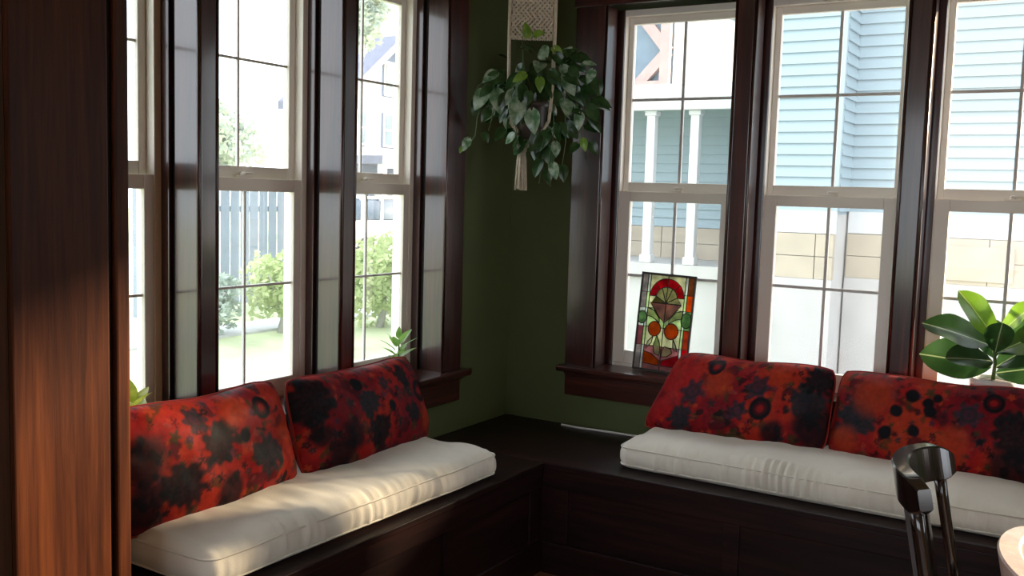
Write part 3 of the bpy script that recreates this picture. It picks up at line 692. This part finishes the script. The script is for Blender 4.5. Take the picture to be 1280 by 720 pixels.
# ---- broad-leaved plant on the right sill
FIG = leafmat('fig_leaf', (0.020, 0.060, 0.016), (0.045, 0.11, 0.032), 0.30, 0.28, 9, (0.30, 0.40, 0.20), 0.0022)
FIGY = leafmat('young_fig_leaf', (0.12, 0.26, 0.02), (0.20, 0.38, 0.035), 0.45, 0.3, 9, (0.40, 0.52, 0.16), 0.0022)
WPOT = plain('white_ceramic', (0.72, 0.70, 0.66), 0.25, 0.03)
SOIL = plain('soil', (0.03, 0.02, 0.014), 0.95, 0.4, 60, 0.6)
fp = empty('potted_fig', (2.085, 0.045, 0.73)); fp.scale = (1.06, 1.06, 1.08); tag(fp, 'broad glossy leaved plant in a white pot on the right sill', 'plant')
bm = bmesh.new(); lathe(bm, [(0.048, 0), (0.054, 0.004), (0.066, 0.10), (0.074, 0.102), (0.076, 0.132), (0.068, 0.132), (0.064, 0.112), (0.0, 0.110)], 28)
mesh_obj('pot', bm, WPOT, fp, True)
bm = bmesh.new(); lathe(bm, [(0.063, 0.108), (0.063, 0.122), (0.0, 0.127)], 20); mesh_obj('soil', bm, SOIL, fp, True)
bm = bmesh.new(); tube(bm, [(0, 0, 0.12), (0.003, 0.0, 0.18), (-0.004, 0, 0.25), (0.0, 0, 0.31)], [0.007, 0.006, 0.005, 0.004], 8); mesh_obj('stem', bm, STEM, fp, True)
FL = leaf_mesh('leaf', 0.21, 0.135, FIG, 0, 0.10, 0.22, 14, 4, 0.8, 0.45, 0.10); FL.parent = fp
FY_ = leaf_mesh('leaf', 0.19, 0.11, FIGY, 0, 0.10, 0.22, 14, 4, 0.8, 0.45, 0.10); FY_.parent = fp
ff = {id(FL): 1, id(FY_): 1}
for (src, z, d, up, sc) in [(FY_, 0.27, (-0.55, -0.15, 0.80), (0.55, -0.6, 0.4), 1.05), (FY_, 0.28, (0.50, -0.1, 0.62), (-0.5, -0.5, 0.7), 0.95), (FL, 0.24, (-1.0, -0.12, 0.36), (0.15, -0.5, 0.85), 1.15), (FL, 0.17, (-1.0, -0.25, 0.16), (0.1, -0.85, 0.5), 1.12),
                         (FL, 0.19, (-0.55, -0.5, 0.10), (-0.1, -0.7, 0.7), 0.85), (FL, 0.17, (0.72, -0.15, 0.62), (-0.55, -0.6, 0.5), 1.2), (FL, 0.22, (0.85, 0.05, 0.55), (-0.3, -0.7, 0.6), 1.1), (FL, 0.15, (0.95, -0.2, 0.30), (-0.2, -0.7, 0.6), 1.0), (FL, 0.20, (-0.2, 0.45, 0.7), (0, -0.8, 0.5), 0.8), (FL, 0.22, (0.1, -0.35, 0.55), (0, 0.6, 0.8), 0.7)]:
    if ff[id(src)]: ff[id(src)] = 0; o = src
    else: o = share('leaf', src, fp)
    aim(o, (d[0] * 0.008, d[1] * 0.008, z), d, up, sc)

# ---- small plants on the left sill
SMALL = leafmat('light_green_leaf', (0.16, 0.34, 0.06), (0.34, 0.52, 0.14), 0.5, 0.35, 20)
def small_plant(label, loc, n, L, Wd, spread, hgt, pot_r, seed, mat):
    r = random.Random(seed); root = empty('sill_plant', loc); tag(root, label, 'plant', 'small plants on the left sill')
    bm = bmesh.new(); lathe(bm, [(pot_r * 0.75, 0), (pot_r * 0.8, 0.003), (pot_r, 0.062), (pot_r * 1.05, 0.064), (pot_r * 1.05, 0.075), (pot_r * 0.92, 0.075), (pot_r * 0.9, 0.064), (0, 0.062)], 20); mesh_obj('pot', bm, WPOT, root, True)
    src = leaf_mesh('leaf', L, Wd, mat, 0, 0.2, 0.2, 8, 2, 0.9, 0.0); src.parent = root; fst = True
    for k in range(n):
        a = k * 2.4 + r.uniform(-0.3, 0.3); h = 0.065 + hgt * (k + 1) / n
        d = Vector((math.cos(a) * spread, math.sin(a) * spread, 0.35 + 0.9 * (k / n)))
        base = Vector((math.cos(a) * 0.012, math.sin(a) * 0.012, h))
        o = src if fst else share('leaf', src, root); fst = False
        aim(o, base, d, Vector((0, 0, 1)) - d * 0.3, r.uniform(0.75, 1.15))
    bm = bmesh.new(); tube(bm, [(0, 0, 0.06), (0.002, 0, 0.065 + hgt * 0.6), (0, 0.002, 0.065 + hgt)], 0.003, 6); mesh_obj('stem', bm, STEM, root, True)
small_plant('small light green plant on the left sill near the corner', (-0.035, -0.80, 0.73), 15, 0.075, 0.032, 0.75, 0.10, 0.036, 4, SMALL)
small_plant('yellow-green leaf tips of a plant on the sill beside the wooden pier', (-0.035, -2.085, 0.73), 10, 0.10, 0.045, 1.0, 0.05, 0.04, 9, leafmat('yellow_leaf', (0.30, 0.38, 0.03), (0.60, 0.60, 0.10), 0.5, 0.35, 20))

# ================================================================== DINING CHAIRS
def make_chair(name):
    """origin on the floor at the seat's middle; the back is at -x, the sitter faces +x"""
    root = empty(name)
    # crest rail: a tall curved board bent forwards at its ends
    bm = bmesh.new(); rings = []; n = 40; hw = 0.205; CA = 1.15; SG_ = 0.078
    for i in range(n + 1):
        t = -1 + 2 * i / n
        y = hw * math.sin(t * CA) / math.sin(CA); x = -0.205 + SG_ * (1 - math.cos(t * CA)) / (1 - math.cos(CA))
        tx, ty = SG_ * math.sin(t * CA) / (1 - math.cos(CA)), hw * math.cos(t * CA) / math.sin(CA)
        l = math.hypot(tx, ty); nx_, ny_ = ty / l, -tx / l                    # towards the sitter (+x)
        e = max(0.0, (abs(t) - 0.72) / 0.28); hgt = 0.088 * (1 - 0.45 * e * e); th = 0.020
        ztop = 0.892 - 0.012 * t * t - 0.016 * e * e; sec = []
        ch = 0.004; hh = hgt / 2
        for px, pz in ((th, -hh + ch), (th, hh - ch), (th - ch, hh), (-th + ch, hh), (-th, hh - ch), (-th, -hh + ch), (-th + ch, -hh), (th - ch, -hh)):
            zz = ztop - hh + pz; lean = -(zz - 0.45) * 0.20
            sec.append(bm.verts.new((x + nx_ * px + lean, y + ny_ * px, zz)))
        rings.append(sec)
    for i in range(n):
        for k in range(8): bm.faces.new((rings[i][k], rings[i][(k + 1) % 8], rings[i + 1][(k + 1) % 8], rings[i + 1][k]))
    bm.faces.new(rings[0][::-1]); bm.faces.new(rings[-1]); bmesh.ops.recalc_face_normals(bm, faces=bm.faces[:])
    mesh_obj('crest_rail', bm, WCHAIR, root)
    def back_x(y, z):
        t = math.asin(max(-1, min(1, y / hw * math.sin(CA)))) / CA
        return -0.205 + SG_ * (1 - math.cos(t * CA)) / (1 - math.cos(CA)) - (z - 0.45) * 0.20
    for y, wd in ((-0.175, 0.016), (0.175, 0.016)):
        bm = bmesh.new(); pts = [(back_x(y, z) + 0.0, y, z) for z in (0.43, 0.6, 0.75, 0.83)]
        tube(bm, pts, [0.015, 0.014, 0.015, 0.017], 10); mesh_obj('back_post', bm, WCHAIR, root, True)
    for y in (-0.105, -0.035, 0.035, 0.105):
        bm = bmesh.new(); rr = []
        for z in (0.44, 0.55, 0.70, 0.83):
            x = back_x(y, z); rr.append([bm.verts.new(c) for c in ((x - 0.005, y - 0.017, z), (x + 0.005, y - 0.017, z), (x + 0.005, y + 0.017, z), (x - 0.005, y + 0.017, z))])
        for a, b in zip(rr, rr[1:]):
            for k in range(4): bm.faces.new((a[k], a[(k + 1) % 4], b[(k + 1) % 4], b[k]))
        bm.faces.new(rr[0][::-1]); bm.faces.new(rr[-1]); mesh_obj('slat', bm, WCHAIR, root)
    bm = bmesh.new(); ring = [(0.23 * math.copysign(abs(math.cos(2 * PI * k / 32)) ** 0.55, math.cos(2 * PI * k / 32)), 0.225 * math.copysign(abs(math.sin(2 * PI * k / 32)) ** 0.55, math.sin(2 * PI * k / 32))) for k in range(32)]
    lv = [[bm.verts.new((x * s, y * s, z)) for x, y in ring] for s, z in ((0.93, 0.420), (1.0, 0.428), (1.0, 0.446), (0.96, 0.455), (0.6, 0.449), (0.2, 0.446))]
    for a, b in zip(lv, lv[1:]):
        for k in range(32): bm.faces.new((a[k], a[(k + 1) % 32], b[(k + 1) % 32], b[k]))
    bm.faces.new(lv[0][::-1]); bm.faces.new(lv[-1]); mesh_obj('seat', bm, WCHAIR, root, True)
    for sx in (-1, 1):
        for sy in (-1, 1):
            bm = bmesh.new(); tube(bm, [(sx * 0.16, sy * 0.16, 0.425), (sx * 0.185, sy * 0.18, 0.22), (sx * 0.215, sy * 0.205, 0.0)], [0.015, 0.019, 0.012], 10); mesh_obj('leg', bm, WCHAIR, root, True)
    for sy in (-1, 1):
        bm = bmesh.new(); tube(bm, [(-0.188, sy * 0.182, 0.20), (0, sy * 0.182, 0.20), (0.188, sy * 0.182, 0.20)], [0.008, 0.012, 0.008], 8); mesh_obj('stretcher', bm, WCHAIR, root, True)
    bm = bmesh.new(); tube(bm, [(0, -0.182, 0.20), (0, 0.182, 0.20)], 0.009, 8); mesh_obj('stretcher', bm, WCHAIR, root, True)
    return root
ch1 = make_chair('dining_chair'); ch1.location = (2.315, -1.43, 0); ch1.rotation_euler = (0, 0, math.radians(0))
tag(ch1, 'black lacquered slat-back dining chair in front of the right seat cushion', 'chair')
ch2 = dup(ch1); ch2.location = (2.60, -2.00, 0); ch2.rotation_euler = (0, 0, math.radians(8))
WCH2 = wood('sun_glare_chair_wood', 2, (0.50, 0.34, 0.28), (0.62, 0.44, 0.37), (0.70, 0.52, 0.44), rough=0.3, coat=0.6, bm_=0.03)  # chair wood paled so the sun's glare sits in its colour
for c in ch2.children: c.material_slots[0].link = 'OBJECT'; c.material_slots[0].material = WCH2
tag(ch2, 'dining chair with sun glare put into its pale colour, only its top rail showing at bottom right corner', 'chair')

# ================================================================== OUTSIDE
GZ = -0.40
GRASS = plain('lawn', (0.46, 0.51, 0.30), 0.9, 0.3, 1.2); CONC = plain('pale_concrete', (0.46, 0.45, 0.44), 0.85, 0.08, 3)
ASPH = plain('street', (0.42, 0.42, 0.43), 0.9, 0.1, 4)
struct(box('ground_lawn', (-60, 0, -30, 60, GZ - 0.1, GZ), GRASS)); 
struct(box('ground_drive', (0, 40, T, 60, GZ - 0.1, GZ), CONC))
struct(box('ground_street', (-19.5, -13.2, -30, 60, GZ, GZ + 0.01), ASPH))
struct(box('ground_sidewalk', (-7.75, -7.0, -30, 60, GZ, GZ + 0.03), plain('sunlit_paving', (0.5, 0.5, 0.5), 0.9)))
BLUE = plain('blue_siding', (0.30, 0.385, 0.43), 0.6, 0.04, 2); WHITE = plain('white_trim_paint', (0.60, 0.61, 0.62), 0.6, 0.03, 3)
PBLUE = plain('pale_blue_trim', (0.34, 0.42, 0.46), 0.6, 0.03, 3)
BEIGE = plain('beige_blocks', (0.43, 0.37, 0.29), 0.85, 0.10, 5); ROOF = plain('grey_shingles', (0.30, 0.29, 0.30), 0.9, 0.2, 6)
DGLASS = plain('dark_house_glass', (0.08, 0.13, 0.16), 0.25, 0.2, 2)
def siding(root, L, z0, z1, x0, y, step=0.10, mat=BLUE, rz=0.0):
    """overlapping clapboards; x0 is the left end, y the wall plane, front towards -y (before rz)"""
    bm = bmesh.new(); a = [(0, -0.022, 0.0), (0, 0.0, step), (0, 0.02, step), (0, 0.02, 0.0)]
    v = [bm.verts.new(c) for c in a] + [bm.verts.new((L, c[1], c[2])) for c in a]
    bm.faces.new(v[:4]); bm.faces.new(v[4:][::-1])
    for k in range(4): bm.faces.new((v[k], v[4 + k], v[4 + (k + 1) % 4], v[(k + 1) % 4]))
    bmesh.ops.recalc_face_normals(bm, faces=bm.faces[:])
    n = int(round((z1 - z0) / step)); src = mesh_obj('siding_board', bm, mat, root, False, (x0, y, z0)); src.rotation_euler = (0, 0, rz)
    for k in range(1, n): share('siding_board', src, root, (x0, y, z0 + k * step), (0, 0, rz))
# ---- tall blue house seen through the two right windows
HXE = 4.68
hb = empty('blue_house', (2.0, 5.2, GZ)); tag(hb, 'tall pale blue clapboard house filling the two right windows', 'house')
def hpart(root, nm, ext, mat, bev=0):
    o0 = root.location; bm = bmesh.new(); bx(bm, ext[0] - o0.x, ext[1] - o0.x, ext[2] - o0.y, ext[3] - o0.y, ext[4] - o0.z, ext[5] - o0.z, bev); return mesh_obj(nm, bm, mat, root)
hpart(hb, 'wall_core', (-0.62, 0.30, 5.02, 10.5, 1.40, 5.2), BLUE); hpart(hb, 'wall_core', (0.30, HXE, 5.52, 10.5, 1.40, 5.2), BLUE)
hpart(hb, 'foundation_core', (-0.62, 0.30, 5.02, 10.5, GZ, 1.40), CONC); hpart(hb, 'foundation_core', (0.30, HXE, 5.52, 10.5, GZ, 1.40), CONC)
siding(hb, 0.86, 1.43 - GZ, 5.17 - GZ, -0.58 - 2.0, 0.0 - 0.20)
siding(hb, HXE - 0.36, 1.43 - GZ, 5.17 - GZ, 0.30 - 2.0, 0.30)
hpart(hb, 'corner_board', (-0.64, -0.56, 4.985, 5.06, 1.43, 5.2), PBLUE); hpart(hb, 'corner_board', (0.275, 0.325, 4.99, 5.04, 1.43, 5.2), PBLUE)
hpart(hb, 'corner_board', (HXE - 0.06, HXE + 0.02, 5.485, 5.56, 1.43, 5.2), PBLUE)
siding(hb, 0.44, 1.43 - GZ, 5.17 - GZ, 0.312 - 2.0, -0.14, rz=PI / 2)
for e in ((-0.64, 0.32, 4.98, 5.04), (0.32, HXE + 0.02, 5.48, 5.54)):
    hpart(hb, 'skirt_board', (e[0], e[1], e[2], e[3], 1.23, 1.43), WHITE); hpart(hb, 'foundation', (e[0], e[1], e[2] - 0.03, e[3], GZ, 0.82), CONC)
    x = e[0]; src = None; k = 0
    while x < e[1] - 0.02:                                       # two courses of beige blocks
        L = min(0.40, e[1] - x)
        for c in range(2): hpart(hb, 'block', (x + 0.004, x + L - 0.004, e[2] - 0.02, e[3], 0.822 + c * 0.204, 0.822 + c * 0.204 + 0.198), BEIGE)
        x += L
hpart(hb, 'basement_window', (1.18, 1.72, 5.44, 5.50, 0.86, 1.16), BEIGE)
bm = bmesh.new(); prism(bm, [(-1.0 - 2.0, 5.2 - GZ), (HXE + 0.15 - 2.0, 5.2 - GZ), (1.8 - 2.0, 7.6 - GZ)], -0.6, 5.6); mesh_obj('roof', bm, ROOF, hb)
# ---- low porch left of it, seen through the window nearest the corner
pr = empty('blue_porch', (-2.2, 5.5, GZ)); tag(pr, 'low blue porch with white columns behind the stained glass window', 'porch')
hpart(pr, 'wall_core', (-4.6, -0.66, 6.42, 8.5, GZ, 2.55), WHITE)
siding(pr, 3.9, 1.19 - GZ, 2.63 - GZ, -4.6 + 2.2, 0.90)
hpart(pr, 'fascia', (-4.7, -0.66, 5.30, 5.40, 2.38, 2.58), WHITE); hpart(pr, 'porch_roof', (-4.7, -0.66, 5.30, 8.5, 2.58, 2.63), WHITE)
hpart(pr, 'floor_slab', (-4.7, -0.66, 5.35, 6.42, 0.70, 0.84), CONC); hpart(pr, 'base_wall', (-4.7, -0.66, 5.40, 6.42, GZ, 0.70), CONC)
for x in (-4.2, -3.0, -1.66, -1.19):
    c = hpart(pr, 'column', (x - 0.045, x + 0.045, 5.39, 5.48, 0.84, 2.38), WHITE, 0.008)
    hpart(pr, 'capital', (x - 0.062, x + 0.062, 5.373, 5.497, 2.33, 2.378), WHITE, 0.008); hpart(pr, 'column_base', (x - 0.062, x + 0.062, 5.373, 5.497, 0.842, 0.92), WHITE, 0.008)
x = -4.7
while x < -0.70:
    for c in range(2): hpart(pr, 'block', (x + 0.004, min(x + 0.396, -0.664), 6.37, 6.42, 0.842 + c * 0.174, 0.842 + c * 0.174 + 0.168), BEIGE)
    x += 0.4
# ---- timber-braced gable farther off
tg = empty('timber_gable', (-4.4, 9.2, GZ)); tag(tg, 'grey-blue gable wall with pinkish timber cross braces above the porch', 'house')
GB = plain('grey_blue_board', (0.16, 0.22, 0.27), 0.7); TIMB = plain('pinkish_timber', (0.46, 0.33, 0.30), 0.7, 0.1, 6)
hpart(tg, 'wall', (-6.5, -3.02, 9.2, 13, GZ, 4.5), GB)
def beam(root, a, b, r, mat, yy):
    o0 = root.location; bm = bmesh.new(); d = Vector((b[0] - a[0], 0, b[1] - a[1])); L = d.length; d.normalize(); n = Vector((-d.z, 0, d.x)) * r
    pts = [Vector((a[0], 0, a[1])) + n, Vector((b[0], 0, b[1])) + n, Vector((b[0], 0, b[1])) - n, Vector((a[0], 0, a[1])) - n]
    prism(bm, [(p.x - o0.x, p.z - o0.z) for p in pts], yy - o0.y, yy - o0.y + 0.08); mesh_obj('brace', bm, mat, root)
beam(tg, (-3.62, 4.2), (-3.08, 3.55), 0.075, TIMB, 9.12); beam(tg, (-3.66, 2.95), (-3.08, 3.55), 0.075, TIMB, 9.10)
beam(tg, (-6.4, 4.2), (-3.05, 4.2), 0.07, TIMB, 9.08); beam(tg, (-6.4, 3.08), (-3.05, 3.08), 0.06, TIMB, 9.06); beam(tg, (-3.09, 2.4), (-3.09, 4.4), 0.07, TIMB, 9.04); beam(tg, (-4.9, 4.2), (-4.3, 3.55), 0.075, TIMB, 9.12); beam(tg, (-4.9, 2.95), (-4.3, 3.55), 0.075, TIMB, 9.10)
bm = bmesh.new(); prism(bm, [(-6.9 + 4.4, 4.5 - GZ), (-2.8 + 4.4, 4.5 - GZ), (-4.8 + 4.4, 6.0 - GZ)], -0.3, 4.0); mesh_obj('roof', bm, ROOF, tg)

# ---- house across the street, seen through the left windows
hs = empty('gabled_house', (-22.5, 27.6, GZ)); tag(hs, 'pale gabled house across the street beyond the left windows', 'house')
PALE = plain('pale_lilac_siding', (0.20, 0.23, 0.29), 0.7, 0.05, 2); LROOF = plain('lilac_grey_roof', (0.18, 0.185, 0.24), 0.85, 0.15, 4)
hw_ = empty('front', (0, 0, 0), PI / 2, hs)     # local x along world y
bm = bmesh.new(); prism(bm, [(-3.2, 0), (3.2, 0), (3.2, 5.2), (0, 7.6), (-3.2, 5.2)], 0.0, 2.4); mesh_obj('wall', bm, PALE, hw_)
bm = bmesh.new(); prism(bm, [(-3.7, 4.85), (0, 7.65), (3.7, 4.85), (3.7, 5.15), (0, 8.0), (-3.7, 5.15)], -0.5, 2.6); mesh_obj('roof', bm, LROOF, hw_)
box('porch_roof', (-3.3, 3.3, -2.2, 0.1, 2.85, 3.15), LROOF, hw_); box('porch_fascia', (-3.32, 3.32, -2.24, -2.2, 2.7, 3.0), WHITE, hw_)
for x in (-3.1, -1.55, 0, 1.55, 3.1): box('porch_column', (x - 0.12, x + 0.12, -2.15, -1.9, 0.6, 2.85), WHITE, hw_)
box('porch_floor', (-3.3, 3.3, -2.2, 0.1, 0.0, 0.6), CONC, hw_)
for (x, z) in ((-2.2, 1.0), (-0.5, 1.0), (2.4, 1.0), (-2.2, 3.6), (0, 3.6), (2.2, 3.6), (0, 5.6)):
    wdw = box('window', (x - 0.6, x + 0.6, -0.06, 0.0, z, z + 1.35), WHITE, hw_)
    for dx in (-0.27, 0.27):
        for dz in (0.36, 0.99): box('pane', (x + dx - 0.22, x + dx + 0.22, -0.075, -0.061, z + dz - 0.27, z + dz + 0.27), DGLASS, hw_)
box('door', (0.9, 1.8, -0.05, 0.0, 0.6, 2.6), TIMB, hw_)
# a slate-blue board fence beyond the lawn, in the middle left window
fe = empty('board_fence', (-9.2, 7.4, GZ), PI / 2); tag(fe, 'slate-blue upright board fence beyond the lawn in the middle left window', 'fence')
BLU2 = plain('slate_blue_boards', (0.28, 0.32, 0.38), 0.7, 0.12, 3)
bm = bmesh.new(); bx(bm, -0.085, 0.085, 0, 0.022, 0.06, 1.86, 0.006); src = mesh_obj('board', bm, BLU2, fe, False, (-2.1, 0, 0))
for k in range(1, 22): share('board', src, fe, (-2.1 + k * 0.2, 0, 0.03 * random.random()))
for z in (0.35, 1.5): box('rail', (-2.25, 2.25, 0.022, 0.07, z, z + 0.09), BLU2, fe)
for x in (-2.2, 0.0, 2.2): box('post', (x - 0.05, x + 0.05, 0.07, 0.17, 0, 1.9), BLU2, fe)
# ---- parked car
car = empty('parked_car', (-15.0, 17.3, GZ), PI / 2); tag(car, 'white parked car with blue-grey windows in the street, beyond the left windows', 'car')
CARP = plain('white_car_paint', (0.75, 0.76, 0.78), 0.25, 0.02); CARG = plain('car_glass', (0.10, 0.13, 0.18), 0.6, 0.1, 8, 0, 0.1); TYRE = plain('tyre', (0.03, 0.03, 0.03), 0.8); RIM = plain('wheel_rim', (0.5, 0.5, 0.52), 0.3, 0.05, 5, 0, 0.5, 0.8)
bm = bmesh.new(); prism(bm, [(-2.2, 0.35), (2.2, 0.35), (2.25, 0.75), (2.1, 0.98), (1.2, 1.08), (-2.0, 1.10), (-2.25, 0.9)], -0.88, 0.88)
bmesh.ops.bevel(bm, geom=bm.edges[:], offset=0.07, segments=2, affect='EDGES', clamp_overlap=True); mesh_obj('body', bm, CARP, car, True)
bm = bmesh.new(); prism(bm, [(-1.95, 1.06), (1.15, 1.06), (0.45, 1.66), (-1.5, 1.68)], -0.76, 0.76); bmesh.ops.bevel(bm, geom=bm.edges[:], offset=0.06, segments=2, affect='EDGES', clamp_overlap=True); mesh_obj('cabin_glass', bm, CARG, car, True)
box('roof_panel', (-1.45, 0.40, -0.72, 0.72, 1.66, 1.72), CARP, car, 0.02)
for x in (-0.55, 0.25 - 1.6): box('pillar', (x - 0.05, x + 0.05, -0.775, 0.775, 1.06, 1.67), CARP, car)
for x in (-1.35, 1.4):
    for y in (-0.86, 0.86):
        bm = bmesh.new(); tube(bm, [(x, y - 0.1, 0.34), (x, y + 0.1, 0.34)], 0.33, 20); wh = mesh_obj('wheel', bm, TYRE, car)
        bm = bmesh.new(); tube(bm, [(x, y - 0.11, 0.34), (x, y + 0.11, 0.34)], 0.19, 16); mesh_obj('rim', bm, RIM, wh)
# ---- trees and shrubs
BUSHY = leafmat('sunny_shrub_leaf', (0.44, 0.54, 0.24), (0.62, 0.68, 0.36), 0.4, 0.6, 3); BUSHG = leafmat('shrub_leaf', (0.36, 0.43, 0.36), (0.50, 0.57, 0.50), 0.4, 0.6, 3); BARK = plain('bark', (0.40, 0.38, 0.36), 0.9, 0.2, 10)
def plant_out(name, label, loc, rx, rz, zc, n, size, mat, trunk_h, seed, grp):
    r = random.Random(seed); root = empty(name, loc); tag(root, label, 'tree' if trunk_h > 1 else 'shrub', grp)
    vs, fs = [], []
    for k in range(n):
        while True:
            p = Vector((r.uniform(-1, 1), r.uniform(-1, 1), r.uniform(-1, 1)))
            if 0.25 < p.length < 1: break
        b = 0.75 + 0.5 * noise.noise(p * 2.2 + Vector((seed, 0, 0)))
        c = Vector((p.x * rx * b, p.y * rx * b, zc + p.z * rz * b))
        a = Vector((r.gauss(0, 1), r.gauss(0, 1), r.gauss(0, 1))).normalized(); bb = a.orthogonal().normalized(); s = size * r.uniform(0.6, 1.3)
        i0 = len(vs); vs += [c - a * s, c + bb * s * 0.5, c + a * s, c - bb * s * 0.5]; fs.append((i0, i0 + 1, i0 + 2, i0 + 3))
    me = bpy.data.meshes.new('foliage'); me.from_pydata([tuple(v) for v in vs], [], fs); me.materials.append(mat); o = bpy.data.objects.new('foliage', me); COL.objects.link(o); o.parent = root; o['kind'] = 'stuff'
    bm = bmesh.new(); tube(bm, [(0, 0, 0), (0.05, 0.03, trunk_h * 0.5), (0, 0, zc)], [0.04 + 0.03 * trunk_h, 0.03 + 0.02 * trunk_h, 0.03], 8)
    for k in range(5):
        a = k * 1.26; tube(bm, [(0, 0, zc - rz * 0.5), (math.cos(a) * rx * 0.6, math.sin(a) * rx * 0.6, zc + rz * 0.3)], [0.03 + 0.01 * trunk_h, 0.012], 6)
    mesh_obj('trunk', bm, BARK, root, True)
plant_out('garden_shrub', 'yellow-green sunlit shrub outside the middle left window', (-6.8, 5.45, GZ), 0.62, 0.55, 0.62, 2200, 0.05, BUSHY, 0.6, 1, 'garden shrubs')
plant_out('garden_shrub', 'duller green shrub outside the middle left window, left of the sunlit one', (-7.2, 4.55, GZ), 0.55, 0.45, 0.45, 2200, 0.05, BUSHG, 0.6, 2, 'garden shrubs')
plant_out('garden_shrub', 'pale green shrub outside the left window nearest the corner', (-6.2, 6.75, GZ), 0.75, 0.72, 0.70, 3000, 0.05, BUSHY, 0.6, 3, 'garden shrubs')
plant_out('street_tree', 'pale leafy tree across the street beyond the left corner window', (-17.5, 19.3, GZ), 1.3, 1.6, 7.2, 4200, 0.14, BUSHG, 4.0, 4, 'street trees')
plant_out('street_tree', 'pale leafy tree across the street beyond the middle left window', (-24.5, 20.2, GZ), 2.0, 1.6, 3.4, 4200, 0.14, BUSHG, 2.4, 5, 'street trees')
